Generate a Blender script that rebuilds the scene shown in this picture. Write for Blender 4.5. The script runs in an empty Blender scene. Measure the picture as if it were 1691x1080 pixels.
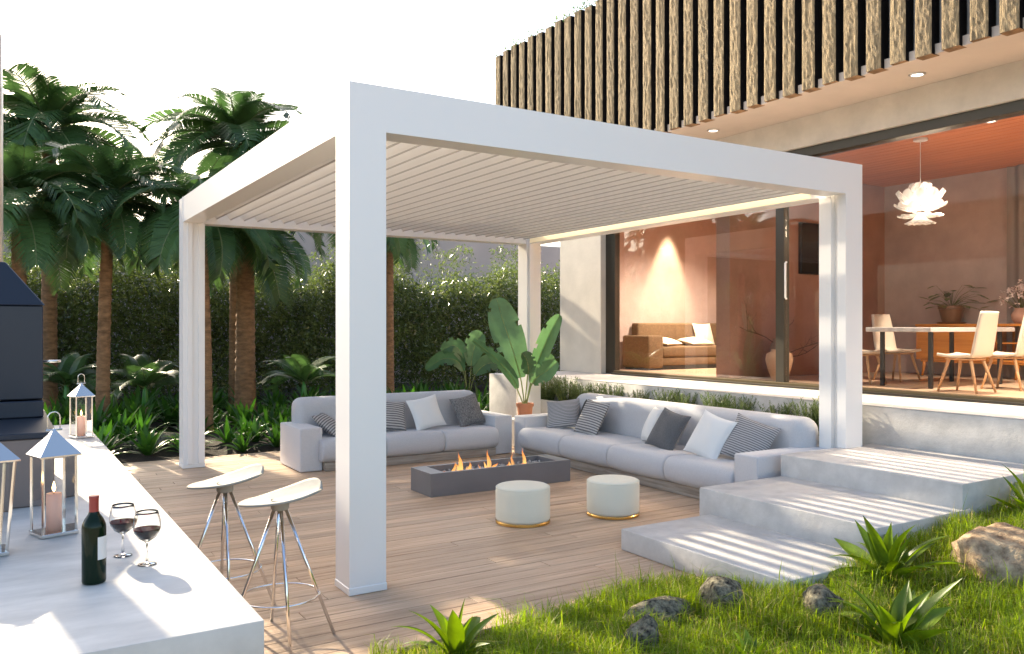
import bpy, bmesh, math, random
import numpy as np
from mathutils import Vector, Matrix, Euler

random.seed(7); np.random.seed(7)
S = bpy.context.scene
COL = S.collection
R = math.radians
PI = math.pi

# ------------------------------------------------------------------ camera
cd = bpy.data.cameras.new('camera'); cam = bpy.data.objects.new('camera', cd); COL.objects.link(cam)
cd.sensor_width = 36.0; cd.lens = 36.0 * 1371.0 / 1691.0
cd.clip_start = 0.05; cd.clip_end = 3000
cam.location = (-1.9984, -5.2858, 1.8)
cam.rotation_euler = (R(90), 0, -R(90 - 58.2093))
S.camera = cam

# ------------------------------------------------------------------ world, sun, exposure
SUN_EL = R(26.8)
SUN_TO = Vector((-0.12, 0.993, 0)).normalized()          # horizontal direction towards the sun
w = bpy.data.worlds.new('World'); S.world = w; w.use_nodes = True
nt = w.node_tree; bg = nt.nodes['Background']
sky = nt.nodes.new('ShaderNodeTexSky'); sky.sky_type = 'NISHITA'; sky.sun_disc = False
sky.sun_elevation = SUN_EL; sky.sun_rotation = math.atan2(SUN_TO.x, SUN_TO.y)
sky.air_density = 1.0; sky.dust_density = 2.5; sky.ozone_density = 0.6
nt.links.new(sky.outputs['Color'], bg.inputs['Color']); bg.inputs['Strength'].default_value = 0.15
sd = bpy.data.lights.new('sun', 'SUN'); sun = bpy.data.objects.new('sun', sd); COL.objects.link(sun)
sd.energy = 4.8; sd.angle = R(0.6); sd.color = (1.0, 0.85, 0.62)
to_sun = Vector((SUN_TO.x * math.cos(SUN_EL), SUN_TO.y * math.cos(SUN_EL), math.sin(SUN_EL)))
sun.rotation_euler = to_sun.to_track_quat('Z', 'Y').to_euler(); sun.location = (0, 0, 20)
S.view_settings.view_transform = 'Standard'; S.view_settings.look = 'None'
S.view_settings.exposure = 1.50; S.view_settings.gamma = 1.0; S.view_settings.use_curve_mapping = False
S.render.engine = 'CYCLES'
S.cycles.use_denoising = True
S.cycles.max_bounces = 10; S.cycles.transparent_max_bounces = 12; S.cycles.sample_clamp_indirect = 6.0
S.cycles.caustics_reflective = False; S.cycles.caustics_refractive = False

# ------------------------------------------------------------------ materials
def mat(name, col, rough=0.6, metal=0.0, var=0.0, vscale=3.0, stretch=(1, 1, 1), bump=0.0, bscale=40.0,
        rnd=0.0, isl=0.0, dry=None, spec=0.5, trans=0.0, coat=0.0, col2=None, detail=6.0, sheen=0.0):
    m = bpy.data.materials.new(name); m.use_nodes = True
    t = m.node_tree; N = t.nodes; L = t.links
    b = N['Principled BSDF']; out = N['Material Output']
    b.inputs['Roughness'].default_value = rough; b.inputs['Metallic'].default_value = metal
    b.inputs['Specular IOR Level'].default_value = spec
    b.inputs['Coat Weight'].default_value = coat
    b.inputs['Sheen Weight'].default_value = sheen
    b.inputs['Base Color'].default_value = (*col, 1)
    tc = N.new('ShaderNodeTexCoord'); mp = N.new('ShaderNodeMapping'); mp.inputs['Scale'].default_value = stretch
    L.new(tc.outputs['Object'], mp.inputs['Vector'])
    csock = None
    if var > 0 or col2:
        n = N.new('ShaderNodeTexNoise'); n.inputs['Scale'].default_value = vscale; n.inputs['Detail'].default_value = detail
        n.inputs['Roughness'].default_value = 0.62
        L.new(mp.outputs['Vector'], n.inputs['Vector'])
        r = N.new('ShaderNodeValToRGB'); r.color_ramp.elements[0].position = 0.32; r.color_ramp.elements[1].position = 0.68
        c2 = col2 if col2 else tuple(min(1, c * (1 + var)) for c in col)
        c1 = col if col2 else tuple(c * (1 - var) for c in col)
        r.color_ramp.elements[0].color = (*c1, 1); r.color_ramp.elements[1].color = (*c2, 1)
        L.new(n.outputs['Fac'], r.inputs['Fac']); csock = r.outputs['Color']
    if rnd > 0:
        oi = N.new('ShaderNodeObjectInfo'); hs = N.new('ShaderNodeHueSaturation'); mr = N.new('ShaderNodeMapRange')
        mr.inputs['To Min'].default_value = 1 - rnd; mr.inputs['To Max'].default_value = 1 + rnd
        L.new(oi.outputs['Random'], mr.inputs['Value']); L.new(mr.outputs['Result'], hs.inputs['Value'])
        if csock: L.new(csock, hs.inputs['Color'])
        else: hs.inputs['Color'].default_value = (*col, 1)
        csock = hs.outputs['Color']
    if isl > 0:
        ge = N.new('ShaderNodeNewGeometry'); hs3 = N.new('ShaderNodeHueSaturation'); mr3 = N.new('ShaderNodeMapRange')
        mr3.inputs['To Min'].default_value = 1 - isl; mr3.inputs['To Max'].default_value = 1 + isl
        L.new(ge.outputs['Random Per Island'], mr3.inputs['Value']); L.new(mr3.outputs['Result'], hs3.inputs['Value'])
        if csock: L.new(csock, hs3.inputs['Color'])
        else: hs3.inputs['Color'].default_value = (*col, 1)
        csock = hs3.outputs['Color']
        if dry:
            gt = N.new('ShaderNodeMath'); gt.operation = 'GREATER_THAN'; gt.inputs[1].default_value = 0.90
            mc = N.new('ShaderNodeMixRGB'); mc.inputs['Color2'].default_value = (*dry, 1)
            L.new(ge.outputs['Random Per Island'], gt.inputs[0]); L.new(gt.outputs['Value'], mc.inputs['Fac']); L.new(csock, mc.inputs['Color1']); csock = mc.outputs['Color']
    if csock: L.new(csock, b.inputs['Base Color'])
    if bump > 0:
        n2 = N.new('ShaderNodeTexNoise'); n2.inputs['Scale'].default_value = bscale; n2.inputs['Detail'].default_value = 8
        n2.inputs['Roughness'].default_value = 0.65
        L.new(mp.outputs['Vector'], n2.inputs['Vector'])
        bp = N.new('ShaderNodeBump'); bp.inputs['Strength'].default_value = bump; bp.inputs['Distance'].default_value = 0.02
        L.new(n2.outputs['Fac'], bp.inputs['Height']); L.new(bp.outputs['Normal'], b.inputs['Normal'])
    if trans > 0:
        tr = N.new('ShaderNodeBsdfTranslucent'); mx = N.new('ShaderNodeMixShader'); mx.inputs['Fac'].default_value = trans
        hs2 = N.new('ShaderNodeHueSaturation'); hs2.inputs['Saturation'].default_value = 1.1; hs2.inputs['Value'].default_value = 1.5
        if csock: L.new(csock, hs2.inputs['Color'])
        else: hs2.inputs['Color'].default_value = (*col, 1)
        L.new(hs2.outputs['Color'], tr.inputs['Color'])
        L.new(b.outputs['BSDF'], mx.inputs[1]); L.new(tr.outputs['BSDF'], mx.inputs[2]); L.new(mx.outputs['Shader'], out.inputs['Surface'])
    return m

def emat(name, col, strength):
    m = bpy.data.materials.new(name); m.use_nodes = True
    b = m.node_tree.nodes['Principled BSDF']
    b.inputs['Base Color'].default_value = (*col, 1); b.inputs['Emission Color'].default_value = (*col, 1)
    b.inputs['Emission Strength'].default_value = strength
    return m

def pane_mat(name, tint=(0.97, 0.97, 0.96), ior=1.5, boost=1.0):
    m = bpy.data.materials.new(name); m.use_nodes = True
    t = m.node_tree; N = t.nodes; L = t.links; N.remove(N['Principled BSDF'])
    fr = N.new('ShaderNodeFresnel'); fr.inputs['IOR'].default_value = ior
    tr = N.new('ShaderNodeBsdfTransparent'); tr.inputs['Color'].default_value = (*tint, 1)
    gl = N.new('ShaderNodeBsdfGlossy'); gl.inputs['Roughness'].default_value = 0.0
    ma = N.new('ShaderNodeMath'); ma.operation = 'MULTIPLY'; ma.inputs[1].default_value = boost; ma.use_clamp = True
    mx = N.new('ShaderNodeMixShader')
    L.new(fr.outputs['Fac'], ma.inputs[0]); L.new(ma.outputs['Value'], mx.inputs['Fac'])
    L.new(tr.outputs['BSDF'], mx.inputs[1]); L.new(gl.outputs['BSDF'], mx.inputs[2])
    L.new(mx.outputs['Shader'], N['Material Output'].inputs['Surface'])
    return m

def glass_mat(name, col=(1, 1, 1), rough=0.0, ior=1.45):
    m = bpy.data.materials.new(name); m.use_nodes = True
    b = m.node_tree.nodes['Principled BSDF']
    b.inputs['Base Color'].default_value = (*col, 1); b.inputs['Transmission Weight'].default_value = 1
    b.inputs['Roughness'].default_value = rough; b.inputs['IOR'].default_value = ior
    return m

def stripe_mat(name, c1, c2, freq):
    m = bpy.data.materials.new(name); m.use_nodes = True
    t = m.node_tree; N = t.nodes; L = t.links; b = N['Principled BSDF']; b.inputs['Roughness'].default_value = 0.9
    tc = N.new('ShaderNodeTexCoord'); wv = N.new('ShaderNodeTexWave'); wv.wave_type = 'BANDS'; wv.bands_direction = 'Y'
    wv.inputs['Scale'].default_value = freq; wv.inputs['Distortion'].default_value = 0.6; wv.inputs['Detail'].default_value = 2
    wv.inputs['Detail Scale'].default_value = 3
    r = N.new('ShaderNodeValToRGB'); r.color_ramp.elements[0].color = (*c1, 1); r.color_ramp.elements[1].color = (*c2, 1)
    r.color_ramp.elements[0].position = 0.35; r.color_ramp.elements[1].position = 0.62
    L.new(tc.outputs['Object'], wv.inputs['Vector']); L.new(wv.outputs['Color'], r.inputs['Fac']); L.new(r.outputs['Color'], b.inputs['Base Color'])
    n = N.new('ShaderNodeTexNoise'); n.inputs['Scale'].default_value = 180; bp = N.new('ShaderNodeBump'); bp.inputs['Strength'].default_value = 0.25
    bp.inputs['Distance'].default_value = 0.01
    L.new(tc.outputs['Object'], n.inputs['Vector']); L.new(n.outputs['Fac'], bp.inputs['Height']); L.new(bp.outputs['Normal'], b.inputs['Normal'])
    return m

def wood_mat(name, c1, c2, axis='X', rough=0.55, rnd=0.12, scale=1.0, bump=0.25):
    st = {'X': (1.2, 26, 26), 'Y': (26, 1.2, 26), 'Z': (26, 26, 1.2)}[axis]
    st = tuple(s * scale for s in st)
    m = bpy.data.materials.new(name); m.use_nodes = True
    t = m.node_tree; N = t.nodes; L = t.links; b = N['Principled BSDF']; b.inputs['Roughness'].default_value = rough; b.inputs['Specular IOR Level'].default_value = 0.3
    tc = N.new('ShaderNodeTexCoord'); mp = N.new('ShaderNodeMapping'); mp.inputs['Scale'].default_value = st
    oi = N.new('ShaderNodeObjectInfo'); ad = N.new('ShaderNodeVectorMath'); ad.operation = 'ADD'
    sc = N.new('ShaderNodeVectorMath'); sc.operation = 'SCALE'; sc.inputs[0].default_value = (37, 91, 53)
    L.new(oi.outputs['Random'], sc.inputs['Scale']); L.new(tc.outputs['Object'], mp.inputs['Vector'])
    L.new(mp.outputs['Vector'], ad.inputs[0]); L.new(sc.outputs['Vector'], ad.inputs[1])
    n = N.new('ShaderNodeTexNoise'); n.inputs['Scale'].default_value = 1.0; n.inputs['Detail'].default_value = 9; n.inputs['Roughness'].default_value = 0.7
    n.inputs['Distortion'].default_value = 0.4
    L.new(ad.outputs['Vector'], n.inputs['Vector'])
    r = N.new('ShaderNodeValToRGB'); r.color_ramp.elements[0].color = (*c1, 1); r.color_ramp.elements[1].color = (*c2, 1)
    r.color_ramp.elements[0].position = 0.3; r.color_ramp.elements[1].position = 0.66
    L.new(n.outputs['Fac'], r.inputs['Fac'])
    hs = N.new('ShaderNodeHueSaturation'); mr = N.new('ShaderNodeMapRange'); mr.inputs['To Min'].default_value = 1 - rnd; mr.inputs['To Max'].default_value = 1 + rnd
    L.new(oi.outputs['Random'], mr.inputs['Value']); L.new(mr.outputs['Result'], hs.inputs['Value']); L.new(r.outputs['Color'], hs.inputs['Color'])
    L.new(hs.outputs['Color'], b.inputs['Base Color'])
    bp = N.new('ShaderNodeBump'); bp.inputs['Strength'].default_value = bump; bp.inputs['Distance'].default_value = 0.01
    L.new(n.outputs['Fac'], bp.inputs['Height']); L.new(bp.outputs['Normal'], b.inputs['Normal'])
    return m

M = {}
M['white'] = mat('white_powder_coat', (0.84, 0.82, 0.80), 0.32, bump=0.02, bscale=500, spec=0.4)
M['louver'] = mat('louver_paint', (0.84, 0.82, 0.79), 0.4, spec=0.4)
M['shade_line'] = mat('louver_shade_line', (0.46, 0.43, 0.40), 0.7)  # grey chosen to read as the shade line between blades
M['deck'] = wood_mat('deck_timber', (0.38, 0.245, 0.155), (0.64, 0.465, 0.32), 'X', 0.5, 0.15)
M['underdeck'] = mat('under_deck', (0.04, 0.03, 0.025), 0.9)
M['concrete'] = mat('pale_concrete', (0.52, 0.50, 0.475), 0.75, spec=0.25, var=0.13, vscale=5.0, bump=0.22, bscale=24, detail=9)
M['stone_top'] = mat('counter_stone', (0.58, 0.55, 0.505), 0.6, spec=0.2, var=0.14, vscale=3.5, stretch=(1, 2.5, 1), bump=0.05, bscale=30)
M['plaster'] = mat('house_plaster', (0.66, 0.61, 0.54), 0.8, var=0.07, vscale=2.2, bump=0.15, bscale=18)
M['soffit'] = mat('soffit_plaster', (0.60, 0.50, 0.42), 0.8, var=0.05, vscale=2.0, bump=0.06, bscale=20)
M['lintel'] = mat('lintel_concrete', (0.56, 0.50, 0.43), 0.75, var=0.10, vscale=3.0, bump=0.15, bscale=25)
M['bark'] = mat('split_timber_face', (0.26, 0.19, 0.105), 0.9, var=0.55, vscale=20, stretch=(1, 2.6, 0.5), bump=1.0, bscale=34, rnd=0.10)
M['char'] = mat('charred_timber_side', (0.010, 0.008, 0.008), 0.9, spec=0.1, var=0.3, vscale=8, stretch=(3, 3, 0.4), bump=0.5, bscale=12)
M['bronze'] = mat('bronze_frame', (0.05, 0.042, 0.03), 0.45, 0.3)
M['olive'] = mat('bronze_sill', (0.13, 0.10, 0.055), 0.4, 0.5)
M['terracotta_wall'] = mat('interior_terracotta_plaster', (0.36, 0.20, 0.145), 0.85, var=0.10, vscale=2.5, bump=0.1, bscale=20)
M['mauve_wall'] = mat('interior_mauve_plaster', (0.46, 0.36, 0.33), 0.85, var=0.10, vscale=2.5, bump=0.1, bscale=20)
M['ceil_wood'] = wood_mat('ceiling_planks', (0.40, 0.125, 0.035), (0.58, 0.205, 0.065), 'Y', 0.5, 0.05)
M['in_floor'] = mat('interior_floor', (0.55, 0.40, 0.28), 0.3, var=0.08, vscale=2)
M['fabric'] = mat('sofa_fabric', (0.52, 0.515, 0.53), 0.95, var=0.05, vscale=60, bump=0.3, bscale=260, sheen=0.2)
M['arm_fabric'] = mat('sofa_arm_fabric', (0.58, 0.565, 0.57), 0.95, var=0.04, vscale=60, bump=0.2, bscale=260, sheen=0.2)
M['greywood'] = wood_mat('weathered_plinth', (0.20, 0.155, 0.115), (0.50, 0.43, 0.36), 'X', 0.7, 0.04)
M['greywoodY'] = wood_mat('weathered_plinth_y', (0.20, 0.155, 0.115), (0.50, 0.43, 0.36), 'Y', 0.7, 0.04)
M['pwhite'] = mat('white_cushion', (0.74, 0.73, 0.71), 0.95, bump=0.15, bscale=300, sheen=0.2)
M['pgrey'] = mat('charcoal_cushion', (0.10, 0.10, 0.105), 0.95, var=0.25, vscale=90, bump=0.25, bscale=250, sheen=0.2)
M['pmelange'] = mat('black_white_melange', (0.045, 0.043, 0.045), 0.95, col2=(0.30, 0.29, 0.28), vscale=55, stretch=(2.2, 0.8, 1), bump=0.3, bscale=120)
M['pdark'] = mat('black_cushion', (0.045, 0.042, 0.042), 0.95, bump=0.2, bscale=250)
M['pstripe'] = stripe_mat('striped_cushion', (0.13, 0.125, 0.13), (0.46, 0.44, 0.42), 9.5)
M['pstripe2'] = stripe_mat('fine_striped_cushion', (0.15, 0.145, 0.15), (0.44, 0.42, 0.41), 13.0)
M['firebox'] = mat('fire_table_metal', (0.20, 0.195, 0.205), 0.42, 0.45, var=0.05, vscale=3, bump=0.03, bscale=80)
M['gravel'] = mat('lava_gravel', (0.42, 0.40, 0.38), 0.8, var=0.3, vscale=30)
M['pouf'] = mat('pouf_fabric', (0.76, 0.72, 0.58), 0.9, bump=0.1, bscale=300, sheen=0.15)
M['gold'] = mat('brass_band', (0.75, 0.46, 0.14), 0.25, 1.0)
M['chrome'] = mat('chrome', (0.82, 0.82, 0.83), 0.07, 1.0)
M['steel'] = mat('polished_steel', (0.80, 0.78, 0.74), 0.13, 1.0)
M['alu'] = mat('cast_aluminium', (0.36, 0.345, 0.305), 0.75, 0.0, spec=0.2, var=0.10, vscale=12, bump=0.06, bscale=90)
M['grill'] = mat('grill_enamel', (0.022, 0.028, 0.042), 0.35, spec=0.35)
M['grillbox'] = mat('grill_box', (0.20, 0.16, 0.145), 0.5, 0.2)
M['pipe'] = mat('flue_steel', (0.62, 0.55, 0.47), 0.35, 0.8)
M['pane'] = pane_mat('door_glass', (0.97, 0.96, 0.95), 1.5, 0.20)
M['lpane'] = pane_mat('lantern_glass', (0.97, 0.97, 0.97), 1.45, 1.0)
M['wax'] = mat('candle_wax', (0.93, 0.74, 0.66), 0.5, trans=0.35)
M['flame'] = emat('candle_flame', (1.0, 0.62, 0.25), 4.0)
M['wglass'] = glass_mat('clear_glass')
M['wine'] = mat('red_wine', (0.42, 0.015, 0.025), 0.08, spec=0.2)
M['bottle'] = mat('dark_green_bottle', (0.004, 0.014, 0.006), 0.06, spec=0.22)
M['capsule'] = mat('red_capsule', (0.28, 0.035, 0.025), 0.4)
M['paper'] = mat('paper_label', (0.70, 0.68, 0.65), 0.8)
M['led'] = emat('led_strip', (0.92, 0.78, 0.50), 0.10)
M['lamp'] = emat('downlight_lens', (1.0, 0.88, 0.72), 3.0)
M['bulb'] = emat('pendant_bulb', (1.0, 0.9, 0.8), 0.3)
M['rim'] = mat('downlight_rim', (0.55, 0.52, 0.50), 0.3, 0.8)
M['bounce_ground'] = mat('pale_bounce_ground', (0.33, 0.275, 0.21), 0.9, var=0.15, vscale=3, bump=0.3, bscale=30)
M['mulch'] = mat('dark_mulch', (0.030, 0.020, 0.013), 0.95, var=0.5, vscale=25, bump=1.0, bscale=45)
M['soil'] = mat('lawn_soil', (0.055, 0.048, 0.022), 0.95, var=0.4, vscale=12, bump=0.8, bscale=40)
M['trunk'] = mat('palm_trunk', (0.25, 0.14, 0.068), 0.9, var=0.40, vscale=7, stretch=(1, 1, 2.6), bump=1.0, bscale=14, rnd=0.12)
M['frond'] = mat('palm_frond', (0.065, 0.125, 0.040), 0.33, var=0.30, vscale=2.5, rnd=0.28, trans=0.30, spec=0.35)
M['rachis'] = mat('palm_rachis', (0.13, 0.16, 0.06), 0.5)
M['deadleaf'] = mat('dry_frond', (0.13, 0.085, 0.035), 0.8, var=0.3, vscale=5, trans=0.2)
M['bamboo'] = mat('bamboo_leaf', (0.125, 0.165, 0.048), 0.25, isl=0.35, var=0.35, vscale=1.6, trans=0.32, spec=0.6)
M['culm'] = mat('bamboo_culm', (0.27, 0.27, 0.09), 0.45, var=0.2, vscale=4, rnd=0.15)
M['lily'] = mat('strap_leaf', (0.050, 0.130, 0.020), 0.4, var=0.35, vscale=3, rnd=0.25, trans=0.32, spec=0.3)
M['lily_near'] = mat('strap_leaf_near', (0.120, 0.190, 0.018), 0.36, var=0.35, vscale=6, rnd=0.3, trans=0.40, spec=0.35)
M['grass'] = mat('grass_blades', (0.225, 0.31, 0.022), 0.5, isl=0.4, dry=(0.42, 0.36, 0.13), spec=0.25, var=0.30, vscale=2.2, trans=0.42)
M['banana'] = mat('strelitzia_leaf', (0.085, 0.165, 0.070), 0.36, var=0.2, vscale=3, rnd=0.15, trans=0.28)
M['stem'] = mat('green_stem', (0.20, 0.24, 0.06), 0.45)
M['crownshaft'] = mat('green_crownshaft', (0.05, 0.22, 0.035), 0.35)
M['palewood'] = mat('pale_stem', (0.38, 0.30, 0.23), 0.8, var=0.15, vscale=6, stretch=(1, 1, 4), bump=0.4, bscale=20)
M['terracotta'] = mat('terracotta_pot', (0.42, 0.17, 0.085), 0.75, var=0.1, vscale=6)
M['rosemary'] = mat('rosemary_leaf', (0.125, 0.175, 0.060), 0.55, var=0.4, vscale=5, rnd=0.2, trans=0.3)
M['rock'] = mat('mossy_rock', (0.016, 0.014, 0.016), 0.95, spec=0.1, col2=(0.32, 0.29, 0.20), vscale=32, bump=1.0, bscale=45, detail=10)
M['rock_pale'] = mat('sandstone_rock', (0.15, 0.095, 0.06), 0.95, spec=0.1, col2=(0.52, 0.40, 0.26), vscale=13, bump=1.0, bscale=30, detail=10)
M['backwall'] = mat('garden_wall_plaster', (0.52, 0.42, 0.37), 0.85, var=0.08, vscale=0.8, bump=0.1, bscale=10)
M['insofa'] = mat('brown_velvet', (0.145, 0.088, 0.045), 0.9, var=0.2, vscale=30, bump=0.2, bscale=150)
M['cream'] = mat('cream_upholstery', (0.66, 0.58, 0.48), 0.85, bump=0.1, bscale=200)
M['oak'] = wood_mat('oak_legs', (0.42, 0.24, 0.12), (0.60, 0.38, 0.21), 'Z', 0.5, 0.06)
M['orange_wood'] = wood_mat('orange_cabinet', (0.42, 0.15, 0.025), (0.58, 0.23, 0.045), 'Y', 0.4, 0.02, 0.5)
M['marble'] = mat('marble_top', (0.62, 0.60, 0.58), 0.2, col2=(0.42, 0.41, 0.42), vscale=2.5, stretch=(1, 3, 1))
M['blackmetal'] = mat('dark_metal', (0.035, 0.035, 0.038), 0.4, 0.5)
M['vase'] = mat('clay_vase', (0.40, 0.235, 0.135), 0.7, var=0.12, vscale=5)
M['vase_dark'] = mat('dark_clay_vase', (0.20, 0.12, 0.075), 0.7, var=0.12, vscale=5)
M['twig'] = mat('dry_twig', (0.10, 0.055, 0.035), 0.85)
M['screen'] = mat('tv_screen', (0.008, 0.007, 0.007), 0.15, coat=0.3)
M['curtain'] = mat('grey_curtain', (0.30, 0.27, 0.26), 0.95, bump=0.1, bscale=200, trans=0.1)
M['petal'] = mat('white_lamp_petal', (0.72, 0.71, 0.71), 0.6, trans=0.15)
M['bloom'] = mat('white_blossom', (0.78, 0.72, 0.72), 0.7, trans=0.3)
M['inplant'] = mat('house_plant_leaf', (0.10, 0.11, 0.03), 0.45, var=0.4, vscale=6, trans=0.2)
M['copper'] = mat('brown_glazed_pot', (0.16, 0.07, 0.035), 0.35, 0.2)

def flame_mat():
    m = bpy.data.materials.new('gas_flame'); m.use_nodes = True
    t = m.node_tree; N = t.nodes; L = t.links; N.remove(N['Principled BSDF'])
    tc = N.new('ShaderNodeTexCoord'); sx = N.new('ShaderNodeSeparateXYZ'); L.new(tc.outputs['Generated'], sx.inputs['Vector'])
    r = N.new('ShaderNodeValToRGB'); e = r.color_ramp.elements
    e[0].color = (1.0, 0.62, 0.20, 1); e[1].color = (1.0, 0.25, 0.04, 1); e[1].position = 0.95
    L.new(sx.outputs['Z'], r.inputs['Fac'])
    em = N.new('ShaderNodeEmission'); em.inputs['Strength'].default_value = 0.55; L.new(r.outputs['Color'], em.inputs['Color'])
    tr = N.new('ShaderNodeBsdfTransparent'); mx = N.new('ShaderNodeMixShader')
    n = N.new('ShaderNodeTexNoise'); n.inputs['Scale'].default_value = 14; mp = N.new('ShaderNodeMapping'); mp.inputs['Scale'].default_value = (1, 1, 0.35)
    L.new(tc.outputs['Object'], mp.inputs['Vector']); L.new(mp.outputs['Vector'], n.inputs['Vector'])
    mr = N.new('ShaderNodeMapRange'); mr.inputs['From Min'].default_value = 0.35; mr.inputs['From Max'].default_value = 0.65
    mr.inputs['To Min'].default_value = 0.25; mr.inputs['To Max'].default_value = 0.9
    L.new(n.outputs['Fac'], mr.inputs['Value']); L.new(mr.outputs['Result'], mx.inputs['Fac'])
    L.new(tr.outputs['BSDF'], mx.inputs[1]); L.new(em.outputs['Emission'], mx.inputs[2]); L.new(mx.outputs['Shader'], N['Material Output'].inputs['Surface'])
    return m
M['fire'] = flame_mat()

# ------------------------------------------------------------------ helpers
def root_loc(o):
    v = Vector((0, 0, 0))
    while o is not None:
        v = v + o.location; o = o.parent
    return v

class MB:
    def __init__(s): s.v = []; s.f = []; s.m = []
    def add(s, vs, fs, m=0):
        k = len(s.v); s.v += [tuple(p) for p in vs]; s.f += [tuple(i + k for i in f) for f in fs]; s.m += [m] * len(fs); return s
    def box(s, lo, hi, m=0):
        x0, y0, z0 = lo; x1, y1, z1 = hi
        return s.add([(x0, y0, z0), (x1, y0, z0), (x1, y1, z0), (x0, y1, z0), (x0, y0, z1), (x1, y0, z1), (x1, y1, z1), (x0, y1, z1)],
                     [(0, 3, 2, 1), (4, 5, 6, 7), (0, 1, 5, 4), (1, 2, 6, 5), (2, 3, 7, 6), (3, 0, 4, 7)], m)
    def tube(s, pts, rads, n=8, m=0, cap=True, flat=1.0):
        pts = [Vector(p) for p in pts]
        if not hasattr(rads, '__len__'): rads = [rads] * len(pts)
        k = len(s.v); prev = None
        for i, p in enumerate(pts):
            d = (pts[min(i + 1, len(pts) - 1)] - pts[max(i - 1, 0)]).normalized()
            if prev is None:
                a = Vector((0, 0, 1)) if abs(d.z) < 0.9 else Vector((1, 0, 0)); u = d.cross(a).normalized()
            else: u = (prev - d * prev.dot(d)).normalized()
            prev = u; q = d.cross(u)
            for j in range(n):
                a = 2 * PI * j / n; c = p + (u * math.cos(a) + q * math.sin(a) * flat) * rads[i]; s.v.append(tuple(c))
        for i in range(len(pts) - 1):
            for j in range(n):
                a = k + i * n + j; b = k + i * n + (j + 1) % n; s.f.append((a, b, b + n, a + n)); s.m.append(m)
        if cap:
            s.f.append(tuple(k + j for j in range(n))[::-1]); s.m.append(m)
            s.f.append(tuple(k + (len(pts) - 1) * n + j for j in range(n))); s.m.append(m)
        return s
    def lathe(s, prof, n=32, c=(0, 0, 0), m=0, cap=True):
        k = len(s.v)
        for r, z in prof:
            for j in range(n):
                a = 2 * PI * j / n; s.v.append((c[0] + r * math.cos(a), c[1] + r * math.sin(a), c[2] + z))
        for i in range(len(prof) - 1):
            for j in range(n):
                a = k + i * n + j; b = k + i * n + (j + 1) % n; s.f.append((a, b, b + n, a + n)); s.m.append(m)
        if cap:
            s.f.append(tuple(k + j for j in range(n))[::-1]); s.m.append(m)
            s.f.append(tuple(k + (len(prof) - 1) * n + j for j in range(n))); s.m.append(m)
        return s
    def ring(s, c, r, t, n=40, k=8, m=0, axis='Z'):
        k0 = len(s.v)
        for i in range(n):
            a = 2 * PI * i / n
            for j in range(k):
                b = 2 * PI * j / k; rr = r + t * math.cos(b); p = (rr * math.cos(a), rr * math.sin(a), t * math.sin(b))
                if axis == 'Y': p = (p[0], p[2], p[1])
                s.v.append((c[0] + p[0], c[1] + p[1], c[2] + p[2]))
        for i in range(n):
            for j in range(k):
                a = k0 + i * k + j; b = k0 + i * k + (j + 1) % k; c2 = k0 + ((i + 1) % n) * k + (j + 1) % k; d = k0 + ((i + 1) % n) * k + j
                s.f.append((a, d, c2, b)); s.m.append(m)
        return s
    def grid(s, fn, nu, nv, m=0):
        k = len(s.v)
        for i in range(nu + 1):
            for j in range(nv + 1): s.v.append(tuple(fn(i / nu, j / nv)))
        for i in range(nu):
            for j in range(nv):
                a = k + i * (nv + 1) + j; s.f.append((a, a + nv + 1, a + nv + 2, a + 1)); s.m.append(m)
        return s
    def xf(s, mtx):
        s.v = [tuple(mtx @ Vector(p)) for p in s.v]; return s
    def mesh(s, name, mats, smooth=False, bevel=0.0, seg=1, off=None):
        me = bpy.data.meshes.new(name)
        vs = s.v if off is None else [(p[0] - off[0], p[1] - off[1], p[2] - off[2]) for p in s.v]
        me.from_pydata(vs, [], s.f)
        for m in (mats if isinstance(mats, (list, tuple)) else [mats]): me.materials.append(m)
        me.polygons.foreach_set('material_index', s.m)
        if bevel > 0:
            bm = bmesh.new(); bm.from_mesh(me)
            bmesh.ops.recalc_face_normals(bm, faces=bm.faces)
            es = [e for e in bm.edges if len(e.link_faces) == 2 and e.calc_face_angle(0) > 0.5]
            bmesh.ops.bevel(bm, geom=es, offset=bevel, segments=seg, affect='EDGES', profile=0.5, clamp_overlap=True)
            bm.to_mesh(me); bm.free()
        if smooth: me.polygons.foreach_set('use_smooth', [True] * len(me.polygons))
        if smooth and bevel > 0 or smooth == 'auto':
            me.set_sharp_from_angle(angle=R(38))
        me.update(); return me
    def build(s, name, mats, parent=None, smooth=False, bevel=0.0, seg=1, org=None):
        if parent is not None: off = root_loc(parent)
        else: off = Vector(org) if org is not None else Vector((0, 0, 0))
        o = bpy.data.objects.new(name, s.mesh(name, mats, smooth, bevel, seg, off)); COL.objects.link(o)
        if parent is not None: o.parent = parent
        else: o.location = off
        return o

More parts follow.
